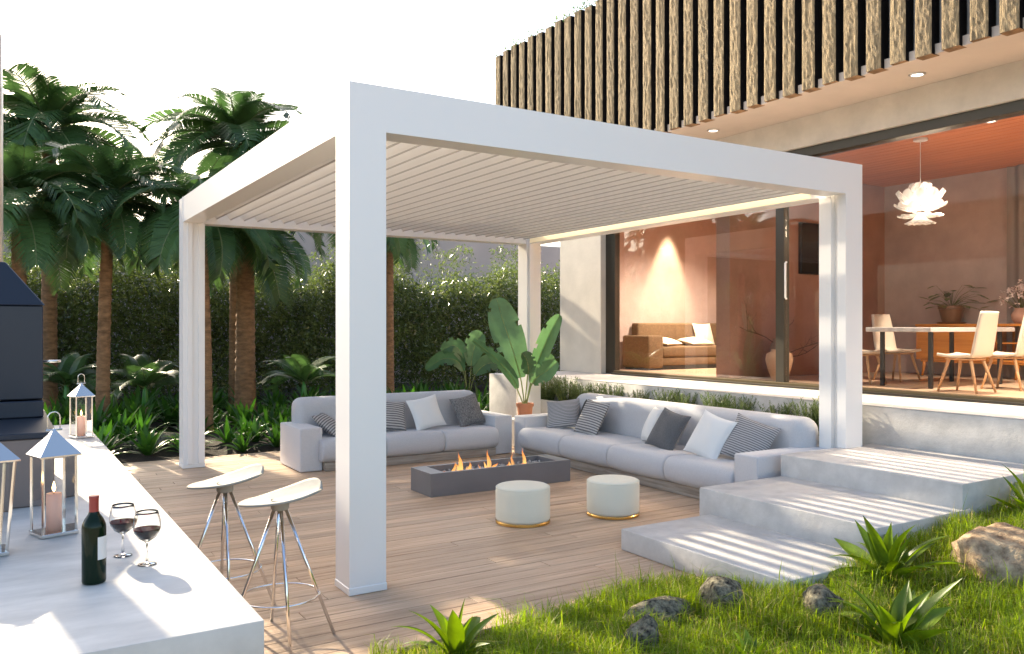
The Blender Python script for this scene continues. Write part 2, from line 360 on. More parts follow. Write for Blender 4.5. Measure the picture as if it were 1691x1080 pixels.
def tag(o, label=None, cat=None, group=None, kind=None):
    if label: o['label'] = label
    if cat: o['category'] = cat
    if group: o['group'] = group
    if kind: o['kind'] = kind
    return o
def thing(name, label, cat, loc=(0, 0, 0), group=None, kind=None):
    o = bpy.data.objects.new(name, None); COL.objects.link(o); o.location = loc; o.empty_display_size = 0.1
    return tag(o, label, cat, group, kind)
def inst(name, me, parent, loc=(0, 0, 0), rot=(0, 0, 0), sc=1.0):
    o = bpy.data.objects.new(name, me); COL.objects.link(o); o.parent = parent; o.location = loc; o.rotation_euler = rot
    o.scale = (sc, sc, sc) if not hasattr(sc, '__len__') else sc
    return o
def dup(o, parent=None):
    c = o.copy(); COL.objects.link(c); c.parent = parent
    for ch in list(o.children): dup(ch, c)
    return c
def bx(name, lo, hi, m, parent=None, bevel=0.004, seg=1, smooth=False, org=None):
    return MB().box(lo, hi).build(name, m, parent, smooth, bevel, seg, org)
def mix(a, b, t): return a + (b - a) * t
def sstep(a, b, x):
    t = min(1, max(0, (x - a) / (b - a))); return t * t * (3 - 2 * t)

# ------------------------------------------------------------------ ground, bed, deck
def lawn_z(x, y):
    return 0.30 * sstep(2.2, 5.6, x) * sstep(-0.9, -1.5, y) + 0.09 * sstep(-1.0, -1.9, y) * sstep(-0.4, 0.7, x) + 0.015 * math.sin(x * 3.1 + y * 2.3) * sstep(-1.1, -1.6, y)

g = MB().box((-600, -600, -0.6), (600, 600, -0.25)).build('ground', M['bounce_ground']); tag(g, kind='structure')  # surrounding ground out of view, made pale and warm to bounce sunlight
def bedf(u, v):
    x = mix(-14, 14, u); y = mix(6.7, 20, v)
    return (x, y, -0.05 + 0.10 * sstep(6.8, 7.6, y) + 0.03 * math.sin(x * 2.2) * math.sin(y * 1.7))
bed = MB().grid(bedf, 56, 30).build('garden_bed', M['mulch'], smooth=True); tag(bed, kind='structure')
def lawnf(u, v):
    x = mix(-0.55, 9.0, u); y = mix(-7.5, -0.93 - 0.15 * sstep(0.4, -0.4, x), v)
    return (x, y, lawn_z(x, y) - 0.03 + 0.03 * sstep(-1.0, -1.2, y))
lawn = MB().grid(lawnf, 70, 50).build('lawn_ground', M['soil'], smooth=True); tag(lawn, kind='structure')

deck = thing('wooden_deck', None, None, (0, 0, 0), kind='structure')
bx('deck_base', (-2.9, -3.2, -0.2), (5.74, 6.72, -0.034), M['underdeck'], deck, 0)
pitch = 0.146; rows = int((6.74 + 3.1) / pitch)
for j in range(rows):
    y0 = 6.74 - (j + 1) * pitch; y1 = y0 + pitch - 0.006
    xa, xb = -2.4, (5.74 if y0 > -1.12 else -0.1)
    if y0 < 2.9: xa = -1.45
    cuts = [xa]; x = xa + random.uniform(0.9, 3.6)
    while x < xb - 0.9: cuts.append(x); x += random.choice((2.4, 3.0, 3.6))
    cuts.append(xb)
    for a, b in zip(cuts[:-1], cuts[1:]):
        dz = random.uniform(-0.0012, 0.0012)
        m = MB().box((-(b - a) / 2 + 0.002, -(y1 - y0) / 2, -0.028), ((b - a) / 2 - 0.002, (y1 - y0) / 2, 0)).mesh('board', M['deck'], False, 0.0025)
        inst('board', m, deck, ((a + b) / 2, (y0 + y1) / 2, dz))

# ------------------------------------------------------------------ pergola
PX, PY, PH, PW, BB = 5.458, 6.13, 3.446, 0.264, 3.132
per = thing('pergola', 'white metal pergola with louvered roof over the seating deck', 'pergola')
def post(x0, y0, groove=None):
    o = bx('post', (x0, y0, 0.001), (x0 + PW, y0 + PW, PH), M['white'], per, 0)
    bx('base_plate', (x0 - 0.006, y0 - 0.006, 0.0015), (x0 + PW + 0.006, y0 + PW + 0.006, 0.052), M['white'], o, 0.004)
    return o
p1 = post(0, 0)
p2 = post(0.004, PY - PW)
x0 = PX - PW
p3 = bx('post', (x0, 0.0, 0.001), (PX, 0.098, PH), M['white'], per, 0)
bx('groove', (x0 + 0.055, 0.098, 0.001), (PX, 0.172, PH), M['white'], p3, 0)
bx('guide_channel', (x0, 0.172, 0.001), (PX, 0.318, BB - 0.002), M['white'], p3, 0.003)
p4 = post(PX - PW, PY - PW)
# guide channels standing proud of the posts
bx('guide_channel', (0.055, PY - PW - 0.028, 0.055), (0.115, PY - PW + 0.01, BB - 0.003), M['white'], p2, 0.003)
bx('guide_channel', (0.185, PY - PW - 0.028, 0.055), (0.262, PY - PW + 0.01, BB - 0.003), M['white'], p2, 0.003)
bx('guide_channel', (PX - PW + 0.012, PY - PW - 0.065, 0.055), (PX - PW + 0.085, PY - PW + 0.01, BB - 0.003), M['white'], p4, 0.004)
bx('front_beam', (PW, 0, BB), (PX - PW, PW - 0.03, PH), M['white'], per, 0)
bx('back_beam', (PW + 0.004, PY - PW + 0.03, BB), (PX - PW, PY, PH), M['white'], per, 0)
bx('side_beam', (0.0, PW, BB), (PW - 0.03, PY - PW, PH), M['white'], per, 0)
rb = bx('side_beam', (PX - PW + 0.03, 0.1725, BB), (PX, PY - PW, PH), M['white'], per, 0)
bx('joint_cap', (-0.006, PY - PW - 0.012, BB + 0.003), (0.004, PY - PW + 0.004, PH + 0.002), M['white'], per, 0.002)
# inner gutter ledges and the light strip along the house side
bx('led_strip', (PX - PW + 0.022, PW + 0.18, BB + 0.010), (PX - PW + 0.0285, PY - PW - 0.05, BB + 0.078), M['led'], rb, 0.001)
lw, lt, tilt = 0.205, 0.018, R(50)
prof = []
for i in range(9):
    u = i / 8 - 0.5; prof.append((u * lw, lt * 0.5 * math.sqrt(max(0, 1 - (2 * u) ** 2 * 0.92)) + 0.012 * (0.25 - u * u)))
for i in range(8, -1, -1):
    u = i / 8 - 0.5; prof.append((u * lw, -lt * 0.5 * math.sqrt(max(0, 1 - (2 * u) ** 2 * 0.92)) + 0.012 * (0.25 - u * u)))
lm = MB(); L0 = (PY - 2 * PW + 0.05) / 2
for yy in (-L0, L0):
    for a, b in prof:
        lm.v.append((a * math.cos(tilt) + b * math.sin(tilt), yy, -a * math.sin(tilt) + b * math.cos(tilt)))
n = len(prof)
for i in range(n): lm.f.append((i, (i + 1) % n, n + (i + 1) % n, n + i)); lm.m.append(0)
lm.f.append(tuple(range(n))[::-1]); lm.m.append(0); lm.f.append(tuple(range(n, 2 * n))); lm.m.append(0)
lme = lm.mesh('louver', M['louver'], 'auto')
sx0 = lw / 2 * math.cos(tilt); sz0 = -lw / 2 * math.sin(tilt)
sme = MB().tube([(sx0 - 0.002, -L0, sz0 - 0.001), (sx0 - 0.002, L0, sz0 - 0.001)], 0.0085, 6).mesh('edge_shade_line', M['shade_line'])  # added strip that paints the dark shade line along each lower edge
NL = 28
for i in range(NL):
    lo_ = inst('louver', lme, per, (0.36 + i * (4.80 / (NL - 1)) * 0.985, PY / 2, 3.285))
    inst('edge_shade_line', sme, lo_)

# ------------------------------------------------------------------ steps, terrace, planter
def slab(name, label, lo, hi, bevel=0.012, group=None):
    return tag(bx(name, lo, hi, M['concrete'], None, bevel, 2, True, org=((lo[0] + hi[0]) / 2, (lo[1] + hi[1]) / 2, lo[2])), label, 'step', group)
SY = -1.68
slab('concrete_step', 'lowest broad concrete step reaching out onto the deck', (2.28, SY - 0.02, 0.0015), (3.40, -0.05, 0.173))
slab('concrete_step', 'middle concrete step between the lowest and the highest step', (3.262, SY, 0.0015), (4.45, 0.07, 0.387), group=None)
slab('concrete_step', 'highest concrete step at the foot of the terrace wall', (4.34, SY + 0.01, 0.0015), (5.748, 0.09, 0.588))
ter = thing('terrace', None, None, kind='structure')
bx('terrace_wall', (5.75, -7.0, -0.1), (7.0, 6.5, 0.975), M['concrete'], ter, 0.012, 2, True)
bx('terrace_wall', (5.36, 6.45, -0.1), (7.2, 7.35, 0.982), M['concrete'], ter, 0.012, 2, True)
bx('terrace_floor', (5.752, -7.0, 0.9755), (7.3, 6.44, 0.982), M['concrete'], ter, 0)
pl = thing('planter', 'long low concrete planter box along the terrace wall', 'planter', (5.6, 3.4, 0))
bx('front_wall', (5.46, 0.34, 0.0015), (5.50, 6.44, 0.63), M['concrete'], pl, 0.006)
bx('end_wall', (5.501, 0.34, 0.0015), (5.748, 0.38, 0.629), M['concrete'], pl, 0.006)
bx('soil', (5.501, 0.381, 0.3), (5.748, 6.43, 0.585), M['mulch'], pl, 0)

def rosemary_mesh(seed, h=0.38, w=0.20, n=78):
    rg = random.Random(seed); mb = MB()
    for i in range(n):
        a = rg.uniform(0, 2 * PI); r = w * math.sqrt(rg.random()) * 0.45; b = Vector((r * math.cos(a), r * math.sin(a), 0))
        lean = rg.uniform(0.1, 0.42); hh = h * rg.uniform(0.55, 1.0)
        tip = b + Vector((math.cos(a) * lean * hh, math.sin(a) * lean * hh, hh))
        mb.tube([b, (b + tip) / 2 + Vector((0, 0, 0.01)), tip], [0.003, 0.002, 0.001], 3, 1, False)
        for k in range(26):
            t = 0.12 + 0.88 * k / 25; p = b.lerp(tip, t); aa = rg.uniform(0, 2 * PI); ln = 0.030 * rg.uniform(0.7, 1.2)
            d = Vector((math.cos(aa), math.sin(aa), rg.uniform(0.5, 1.3))).normalized(); s_ = d.cross(Vector((0, 0, 1))).normalized() * 0.0056
            q = p + d * ln
            mb.add([p - s_, p + s_, q + s_ * 0.5, q - s_ * 0.5], [(0, 1, 2, 3)], 0)
    return mb.mesh('shrub', [M['rosemary'], M['stem']])
rm = [rosemary_mesh(i) for i in range(4)]
ys = [0.46, 0.72, 1.22, 1.82, 2.16, 2.72, 3.02, 3.62, 4.2, 4.62, 5.02, 5.38, 5.9]
for i, y in enumerate(ys):
    o = bpy.data.objects.new('rosemary_shrub', rm[i % 4]); COL.objects.link(o)
    o.location = (5.62, y, 0.585); o.rotation_euler = (0, 0, i * 1.3); k = [1.25, 1.1, 0.95, 1.0, 1.05, 0.95, 1.05, 0.9, 1.0, 1.0, 0.95, 1.15, 1.15][i]
    o.scale = (k, k * 1.1, k)
    words = ['first', 'second', 'third', 'fourth', 'fifth', 'sixth', 'seventh', 'eighth', 'ninth', 'tenth', 'eleventh', 'twelfth', 'thirteenth']
    if i == 0: lb = 'largest rosemary shrub, in the planter end beside the right pergola post'
    elif i == len(ys) - 1: lb = 'rosemary shrub at the far planter end behind the potted strelitzia'
    else: lb = words[i] + ' rosemary shrub in the planter, counted from the front pergola post'
    tag(o, lb, 'shrub', 'rosemary shrubs in the planter')

# ------------------------------------------------------------------ house
HF = 0.98
ho = thing('house', 'modern plaster house with timber slat upper storey and wide glass doors', 'house')
bx('wall', (7.0, 6.28, HF + 0.003), (12.2, 7.52, 4.40), M['plaster'], ho, 0.004)                 # left end of the front
cut = ho.children[-1]
bpy.data.objects.remove(cut)
bx('wall', (7.0, 6.28, HF + 0.003), (7.30, 7.52, 4.559), M['plaster'], ho, 0.004)
bx('wall', (7.301, 7.40, HF), (12.0, 7.52, 4.559), M['mauve_wall'], ho, 0)
bx('wall', (11.75, -5.0, HF), (12.0, 7.399, 4.559), M['mauve_wall'], ho, 0)
bx('wall', (7.301, -5.2, HF), (12.0, -5.001, 4.559), M['mauve_wall'], ho, 0)
bx('wall', (7.78, 4.0, HF + 0.006), (11.749, 4.29, 4.349), M['terracotta_wall'], ho, 0.003)        # partition with the screen
bx('skirting', (7.30, -5.0, HF - 0.2), (11.75, 7.40, HF - 0.002), M['concrete'], ho, 0)
bx('floor', (7.30, -5.0, HF - 0.001), (11.75, 7.40, HF + 0.005), M['in_floor'], ho, 0)
bx('soffit', (6.06, -6.0, 4.561), (12.0, 8.2, 4.66), M['soffit'], ho, 0)
bx('lintel', (7.0, -6.0, 4.17), (7.34, 6.279, 4.5605), M['lintel'], ho, 0.003)
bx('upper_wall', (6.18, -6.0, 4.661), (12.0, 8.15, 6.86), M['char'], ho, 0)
bx('backing_board', (6.155, -6.0, 4.6615), (6.179, 8.15, 6.80), M['concrete'], ho, 0)
npl = 42; py0 = -5.0; dpl = (7.4 + 5.0) / npl
for i in range(24):
    xa = 7.345 + i * 0.1836
    bx('ceiling_plank', (xa, -5.0, 4.352), (xa + 0.179, 7.395, 4.372), M['ceil_wood'], ho, 0.003)
bx('ceiling_backing', (7.341, -5.0, 4.376), (11.75, 7.4, 4.40), M['underdeck'], ho, 0)
# timber slats
def slat_mesh(seed, w=0.178, d=0.135, h=2.34):
    rg = np.random.RandomState(seed); nu, nv = 7, 70
    def noise(nv_, sc): return np.interp(np.linspace(0, 1, nv_), np.linspace(0, 1, sc), rg.uniform(-1, 1, sc))
    cols = [noise(nv + 1, 40) * 0.004 + noise(nv + 1, 12) * 0.004 + rg.uniform(-1, 1, nv + 1) * 0.0025 for _ in range(nu + 1)]
    le = noise(nv + 1, 14) * 0.0012; re = noise(nv + 1, 14) * 0.0012
    mb = MB()
    def fn(u, v):
        i = int(round(u * nu)); j = int(round(v * nv)); e = 0.006 * (1 - abs(2 * u - 1) ** 6)
        y = mix(-w / 2 + le[j], w / 2 + re[j], u); return (-e + cols[i][j] * (0.4 if i in (0, nu) else 1), y, v * h)
    mb.grid(lambda u, v: fn(u, v), nu, nv, 0)
    base = len(mb.v); nvv = nv + 1
    for (i, yy) in ((0, -w / 2), (nu, w / 2)):
        k = len(mb.v)
        for j in range(nvv):
            p = mb.v[i * nvv + j]; mb.v.append(p); mb.v.append((d, yy, p[2]))
        for j in range(nv):
            a = k + 2 * j
            mb.f.append((a, a + 1, a + 3, a + 2) if i == 0 else (a, a + 2, a + 3, a + 1)); mb.m.append(1)
    mb.add([(0.0, -w / 2, 0), (0.0, w / 2, 0), (d, w / 2, 0), (d, -w / 2, 0)], [(0, 1, 2, 3)], 2)
    mb.add([(0.0, -w / 2, h), (0.0, w / 2, h), (d, w / 2, h), (d, -w / 2, h)], [(3, 2, 1, 0)], 1)
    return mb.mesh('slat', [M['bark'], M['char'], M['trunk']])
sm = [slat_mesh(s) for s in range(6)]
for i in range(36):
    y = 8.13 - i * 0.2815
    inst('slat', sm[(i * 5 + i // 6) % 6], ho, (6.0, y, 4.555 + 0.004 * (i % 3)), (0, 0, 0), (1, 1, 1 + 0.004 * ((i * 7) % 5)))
# glass doors
dr = MB()
bx('door_frame', (7.11, 6.02, HF + 0.003), (7.22, 6.279, 4.169), M['bronze'], ho, 0.004)
bx('door_frame', (7.085, 2.36, HF + 0.068), (7.20, 2.50, 4.049), M['bronze'], ho, 0.004)
dm = ho.children[-1]
hd = MB().tube([(7.07, 2.30, 2.18), (7.045, 2.30, 2.20), (7.045, 2.30, 2.66), (7.07, 2.30, 2.68)], 0.014, 8).build('door_handle', M['white'], [c for c in ho.children if c.name.startswith('door_frame')][-1], True)
bx('door_track', (7.06, -5.0, 4.05), (7.26, 6.279, 4.169), M['bronze'], ho, 0.004)
bx('door_sill', (7.07, -5.0, HF + 0.003), (7.24, 6.019, HF + 0.067), M['olive'], ho, 0.006)
bx('door_sill', (7.02, -5.0, HF + 0.0025), (7.069, 6.019, HF + 0.03), M['bronze'], ho, 0.004)
bx('glass_pane', (7.150, 2.501, HF + 0.068), (7.158, 6.019, 4.049), M['pane'], ho, 0)
bx('glass_pane', (7.130, -5.0, HF + 0.068), (7.138, 2.359, 4.049), M['pane'], ho, 0)

def downlight(x, y, z, r=0.085):
    d = MB().lathe([(r, 0), (r, -0.012), (r * 0.78, -0.016), (r * 0.74, -0.004), (r * 0.74, 0.0)], 28, (x, y, z), 0, False).build('downlight', M['rim'], ho, True)
    MB().lathe([(r * 0.74, -0.006), (0.001, -0.008)], 24, (x, y, z), 0, False).build('lens', M['lamp'], d)
    return d
for y in (0.09, 3.13, 6.15, -2.9): downlight(6.54, y, 4.561)
for x, y in ((8.44, 0.33), (8.44, -2.2), (9.5, 7.0), (9.2, 5.4)): downlight(x, y, 4.352)
def spot(name, loc, target, energy, size, blend=0.5, col=(1.0, 0.85, 0.66)):
    l = bpy.data.lights.new(name, 'SPOT'); o = bpy.data.objects.new(name, l); COL.objects.link(o)
    l.energy = energy; l.spot_size = R(size); l.spot_blend = blend; l.color = col; l.shadow_soft_size = 0.05
    o.location = loc; o.rotation_euler = (Vector(loc) - Vector(target)).to_track_quat('Z', 'Y').to_euler()
spot('downlight_beam', (8.44, 0.33, 4.32), (8.44, 0.33, 0), 460, 130, 0.8)
spot('downlight_beam', (8.44, -2.2, 4.32), (8.44, -2.2, 0), 460, 130, 0.8)
spot('downlight_beam', (9.2, 5.4, 4.32), (9.2, 5.4, 0), 700, 130, 0.8)
spot('wall_washer_beam', (9.62, 7.05, 4.30), (9.52, 7.28, 1.2), 400, 46, 0.6, (1.0, 0.78, 0.48))

# roof planting showing over the slats
mb = MB(); rg = random.Random(4)
for y in (8.2, 7.6, 6.9, 6.2, 5.7, 5.2, 4.6):
    for i in range(46):
        p = Vector((6.05 + rg.uniform(-0.12, 0.12), y + rg.uniform(-0.3, 0.3), 6.885 + rg.uniform(0, 0.14))); d = Vector((rg.uniform(-1, 0.6), rg.uniform(-1, 1), rg.uniform(-0.2, 1))).normalized() * 0.05
        s_ = d.cross(Vector((0.3, 0.2, 1))).normalized() * 0.015
        mb.add([p, p + d * 0.5 + s_, p + d, p + d * 0.5 - s_], [(0, 1, 2, 3)])
tag(mb.build('roof_plants', M['rosemary'], None), 'fringe of small green plants on the roof edge above the timber slats', 'plants', kind='stuff')

# ------------------------------------------------------------------ interior furniture
sf = thing('indoor_sofa', 'brown velvet sofa inside the house under the wall light', 'sofa', (9.8, 7.0, HF + 0.005))
bx('seat_base', (8.72, 6.62, HF + 0.08), (11.5, 7.34, HF + 0.24), M['insofa'], sf, 0.02, 2, True)
bx('seat_cushion', (8.74, 6.60, HF + 0.245), (11.5, 7.15, HF + 0.45), M['insofa'], sf, 0.04, 3, True)
bx('backrest', (8.60, 7.16, HF + 0.241), (11.5, 7.37, HF + 0.90), M['insofa'], sf, 0.04, 3, True)
bx('armrest', (8.34, 6.55, HF + 0.04), (8.715, 7.33, HF + 0.66), M['insofa'], sf, 0.04, 3, True)
bx('plinth', (8.40, 6.62, HF + 0.006), (11.45, 7.3, HF + 0.079), M['blackmetal'], sf, 0)

def cushion_mesh(name, w, h, t, m, nu=18):
    mb = MB()
    def outl(u, v):
        x = u * w / 2 * (1 - 0.09 * (1 - v * v)); y = v * h / 2 * (1 - 0.09 * (1 - u * u)); return x, y
    for sgn in (1, -1):
        def fn(a, b):
            u = 2 * a - 1; v = 2 * b - 1; x, y = outl(u, v)
            z = sgn * t / 2 * (max(0, (1 - u * u)) * max(0, (1 - v * v))) ** 0.42
            z += 0.006 * math.sin(5 * u + 2 * v) * (1 - u * u) * (1 - v * v)
            return (x, y, z)
        mb.grid(fn, nu, nu)
        if sgn < 0:
            half = nu * nu; mb.f[half:] = [f[::-1] for f in mb.f[half:]]
    return mb.mesh(name, m, True)
def cushion(label, m, loc, rot, size=0.46, t=0.15, name='cushion', h=None):
    o = bpy.data.objects.new(name, cushion_mesh(name, size, h or size, t, m)); COL.objects.link(o)
    o.location = loc; o.rotation_euler = rot
    return tag(o, label, 'cushion')
cushion('cream cushion lying flat beside the armrest of the indoor sofa', M['cream'], (9.05, 6.9, HF + 0.53), (R(8), 0, 0.2), 0.52, 0.16)
cushion('cream cushion lying flat in the middle of the indoor sofa', M['cream'], (9.85, 6.88, HF + 0.53), (R(8), 0, -0.1), 0.52, 0.16)
cushion('cream cushion leaning upright on the indoor sofa backrest', M['cream'], (10.25, 7.05, HF + 0.66), (R(72), 0, 0), 0.5, 0.16)

tv = thing('television', 'black flat television on the terracotta interior wall', 'television', (10.1, 3.97, 2.7))
bx('casing', (9.39, 3.94, 2.69), (10.80, 3.999, 3.55), M['blackmetal'], tv, 0.008)
bx('screen', (9.41, 3.936, 2.71), (10.78, 3.9395, 3.53), M['screen'], tv, 0)

def vase(name, label, loc, prof, m, branches, seed):
    t = thing(name, label, 'vase', loc)
    o = MB().lathe(prof, 36, loc, 0, False).build('body', m, t, True)
    rg = random.Random(seed); top = prof[-1][1]
    for b in branches:
        mb = MB()
        def grow(p, d, ln, r, depth):
            pts = [p]; dd = d.normalized()
            for k in range(5):
                dd = (dd + Vector((rg.uniform(-.35, .35), rg.uniform(-.35, .35), rg.uniform(-.2, .3)))).normalized(); pts.append(pts[-1] + dd * ln / 5)
            mb.tube(pts, [mix(r, r * 0.45, k / 5) for k in range(6)], 5)
            if depth:
                for k in (2, 3, 4):
                    grow(pts[k], dd + Vector((rg.uniform(-1, 1), rg.uniform(-1, 1), rg.uniform(-.3, .7))), ln * rg.uniform(0.4, 0.65), r * 0.5, depth - 1)
        grow(Vector(loc) + Vector((0, 0, top - 0.1)), Vector(b[0]), b[1], 0.009, 2)
        mb.build('branch', M['twig'], t, True)
    return t
vase('tall_vase', 'tall dark clay vase of bare branches behind the door frame', (8.55, 3.68, HF + 0.005),
     [(0.09, 0), (0.10, 0.02), (0.125, 0.25), (0.14, 0.45), (0.13, 0.55), (0.095, 0.60), (0.10, 0.63), (0.085, 0.63), (0.08, 0.58)], M['vase_dark'],
     [((-0.8, 0.25, 0.9), 0.75), ((-0.5, -0.1, 1.0), 0.65)], 3)
vase('round_vase', 'round clay vase with a twisted branch in front of the tall dark vase', (8.08, 3.28, HF + 0.005),
     [(0.10, 0), (0.115, 0.02), (0.17, 0.18), (0.205, 0.32), (0.185, 0.41), (0.115, 0.45), (0.12, 0.475), (0.10, 0.475), (0.095, 0.44)], M['vase'],
     [((0.75, -0.5, 0.75), 0.65), ((0.9, -0.65, 0.3), 0.7)], 9)

tb = thing('dining_table', 'marble topped dining table with dark metal legs', 'table', (9.1, 1.45, HF + 0.005))
bx('table_top', (8.25, 0.98, HF + 0.755), (10.3, 1.93, HF + 0.815), M['marble'], tb, 0.006)
for x in (8.42, 10.1):
    for y in (1.10, 1.80): bx('leg', (x, y - 0.025, HF + 0.006), (x + 0.05, y + 0.025, HF + 0.7545), M['blackmetal'], tb, 0.004)
def chair_proto():
    t = thing('dining_chair', 'x', 'chair')
    # one bent shell: seat and backrest
    def fn(u, v):
        x = mix(-0.22, 0.22, v); k = 1 - 0.10 * (2 * v - 1) ** 4
        if u < 0.5:
            s = u / 0.5; return (x, mix(0.26, -0.17, s), 0.455 - 0.018 * math.sin(PI * s) + 0.02 * (2 * v - 1) ** 2)
        s = (u - 0.5) / 0.5; a = min(1, s / 0.25)
        y = -0.17 - 0.06 * math.sin(a * PI / 2) - 0.10 * max(0, s - 0.2); z = 0.455 + 0.06 * (1 - math.cos(a * PI / 2)) + 0.56 * max(0, s - 0.12)
        return (x * (1 - 0.18 * s * s), y + 0.03 * (2 * v - 1) ** 2, z)
    mb = MB().grid(fn, 30, 10)
    o = mb.build('shell', M['cream'], t, True)
    md = o.modifiers.new('thick', 'SOLIDIFY'); md.thickness = 0.035; md.offset = 0
    bx('seat_frame', (-0.17, -0.15, 0.405), (0.17, 0.18, 0.427), M['oak'], t, 0.006)
    for sx in (-1, 1):
        for y0, y1 in ((0.15, 0.25), (-0.12, -0.24)):
            MB().tube([(sx * 0.13, y0, 0.425), (sx * 0.215, y1, 0.003)], [0.022, 0.014], 8).build('leg', M['oak'], t, True)
    return t
ch = chair_proto()
spots_ = [((8.32, 0.55), 0.0, 'cream dining chair nearest the glass, its back turned to the right'),
          ((9.22, 0.50), 0.05, 'cream dining chair at the right, below the white flowers'),
          ((8.62, 2.25), PI + 0.1, 'cream dining chair with sunlit backrest at the left table side'),
          ((9.55, 2.32), PI - 0.1, 'cream dining chair at the far left table side behind the sunlit one')]
for i, (xy, rz, lb) in enumerate(spots_):
    c = ch if i == 0 else dup(ch)
    c.location = (xy[0], xy[1], HF + 0.005); c.rotation_euler = (0, 0, rz); tag(c, lb, 'chair', 'dining chairs')

sb = thing('sideboard', 'orange wooden sideboard on legs against the back wall', 'sideboard', (11.4, 1.8, HF + 0.005))
bx('top', (11.15, -0.2, HF + 0.83), (11.70, 3.03, HF + 0.87), M['orange_wood'], sb, 0.004)
bx('side', (11.17, 3.0, HF + 0.28), (11.70, 3.025, HF + 0.829), M['orange_wood'], sb, 0.003)
bx('side', (11.17, -0.18, HF + 0.28), (11.70, -0.155, HF + 0.829), M['orange_wood'], sb, 0.003)
bx('back', (11.68, -0.15, HF + 0.281), (11.70, 2.999, HF + 0.829), M['orange_wood'], sb, 0.0)
bx('bottom', (11.17, -0.15, HF + 0.28), (11.679, 2.999, HF + 0.305), M['orange_wood'], sb, 0.0)
bx('door', (11.155, 1.82, HF + 0.306), (11.175, 2.998, HF + 0.826), M['orange_wood'], sb, 0.004)
bx('shelf', (11.19, -0.15, HF + 0.56), (11.679, 1.80, HF + 0.58), M['orange_wood'], sb, 0.002)
bx('divider', (11.18, 1.80, HF + 0.306), (11.679, 1.818, HF + 0.828), M['orange_wood'], sb, 0.0)
bx('rail', (11.19, -0.1, HF + 0.24), (11.25, 2.96, HF + 0.279), M['orange_wood'], sb, 0.003)
for y in (-0.1, 1.4, 2.9): MB().tube([(11.22, y, HF + 0.279), (11.20, y + 0.03, HF + 0.006)], [0.03, 0.018], 8).build('leg', M['orange_wood'], sb, True)
def leafy(parent, c, n, r, size, m, rg, up=0.4, name='leaf'):
    for i in range(n):
        a = rg.uniform(0, 2 * PI); e = rg.uniform(-0.1, 1.1); rr = r * rg.uniform(0.5, 1)
        tip = Vector((math.cos(a) * math.cos(e) * rr, math.sin(a) * math.cos(e) * rr, math.sin(e) * rr * up))
        mb = MB(); b = Vector(c); mb.tube([b, b + tip * 0.5 + Vector((0, 0, 0.05)), b + tip], [0.004, 0.003, 0.002], 4)
        d = Vector((math.cos(a), math.sin(a), rg.uniform(-0.5, 0.3))).normalized(); s_ = d.cross(Vector((0, 0, 1))).normalized(); q = b + tip; l = size * rg.uniform(0.7, 1.2)
        nn = s_.cross(d)
        mb.add([q, q + d * l * 0.35 + s_ * l * 0.24 + nn * 0.01, q + d * l * 0.7 + s_ * l * 0.2 + nn * 0.01, q + d * l, q + d * l * 0.7 - s_ * l * 0.2 + nn * 0.01, q + d * l * 0.35 - s_ * l * 0.24 + nn * 0.01, q + d * l * 0.5],
               [(0, 1, 6), (1, 2, 6), (2, 3, 6), (3, 4, 6), (4, 5, 6), (5, 0, 6)])
        mb.build(name, m, parent, True)
rg = random.Random(21)
hp = thing('house_plant', 'leafy house plant in a brown pot on the sideboard', 'plant', (11.4, 2.55, HF + 0.87))
MB().lathe([(0.14, 0), (0.21, 0.0), (0.225, 0.025), (0.15, 0.03)], 32, (11.4, 2.55, HF + 0.872)).build('saucer', M['copper'], hp, 'auto')
MB().lathe([(0.14, 0.031), (0.19, 0.24), (0.205, 0.245), (0.205, 0.30), (0.185, 0.30), (0.18, 0.27), (0.001, 0.27)], 32, (11.4, 2.55, HF + 0.872), 0, False).build('pot', M['copper'], hp, 'auto')
leafy(hp, (11.4, 2.55, HF + 1.14), 34, 0.52, 0.22, M['inplant'], rg, 0.85)
fl = thing('flower_vase', 'vase of white blossoms at the right end of the sideboard', 'flowers', (11.35, 1.42, HF + 0.87))
MB().lathe([(0.08, 0), (0.13, 0.06), (0.14, 0.14), (0.09, 0.22), (0.10, 0.24)], 28, (11.35, 1.42, HF + 0.872), 0, False).build('vase', M['terracotta_wall'], fl, True)
mb = MB(); mb2 = MB()
for i in range(70):
    a = rg.uniform(0, 2 * PI); e = rg.uniform(-0.1, 1.5); rr = 0.36 * rg.uniform(0.55, 1)
    p = Vector((11.35 + math.cos(a) * math.cos(e) * rr, 1.42 + math.sin(a) * math.cos(e) * rr, HF + 1.17 + math.sin(e) * rr))
    for k in range(5):
        ax = Vector((rg.uniform(-1, 1), rg.uniform(-1, 1), rg.uniform(-1, 1))).normalized(); s_ = ax.cross(Vector((0.2, 0.1, 1))).normalized(); L_ = 0.045
        mb.add([p, p + ax * L_ * 0.6 + s_ * L_ * 0.45, p + ax * L_, p + ax * L_ * 0.6 - s_ * L_ * 0.45], [(0, 1, 2, 3)])
    if i % 3 == 0: mb2.tube([(11.35, 1.42, HF + 1.05), tuple(p)], 0.004, 4)
mb.build('blossoms', M['bloom'], fl); mb2.build('stems', M['inplant'], fl)

cu = thing('curtain', 'grey floor length curtain hanging at the back wall', 'curtain', (11.6, 0.6, HF))
mb = MB().grid(lambda u, v: (11.62 + 0.055 * math.sin(u * 60) + 0.02 * math.sin(u * 23), mix(1.78, -1.0, u), mix(HF + 0.02, 4.34, v)), 150, 4)
mb.build('cloth', M['curtain'], cu, True)

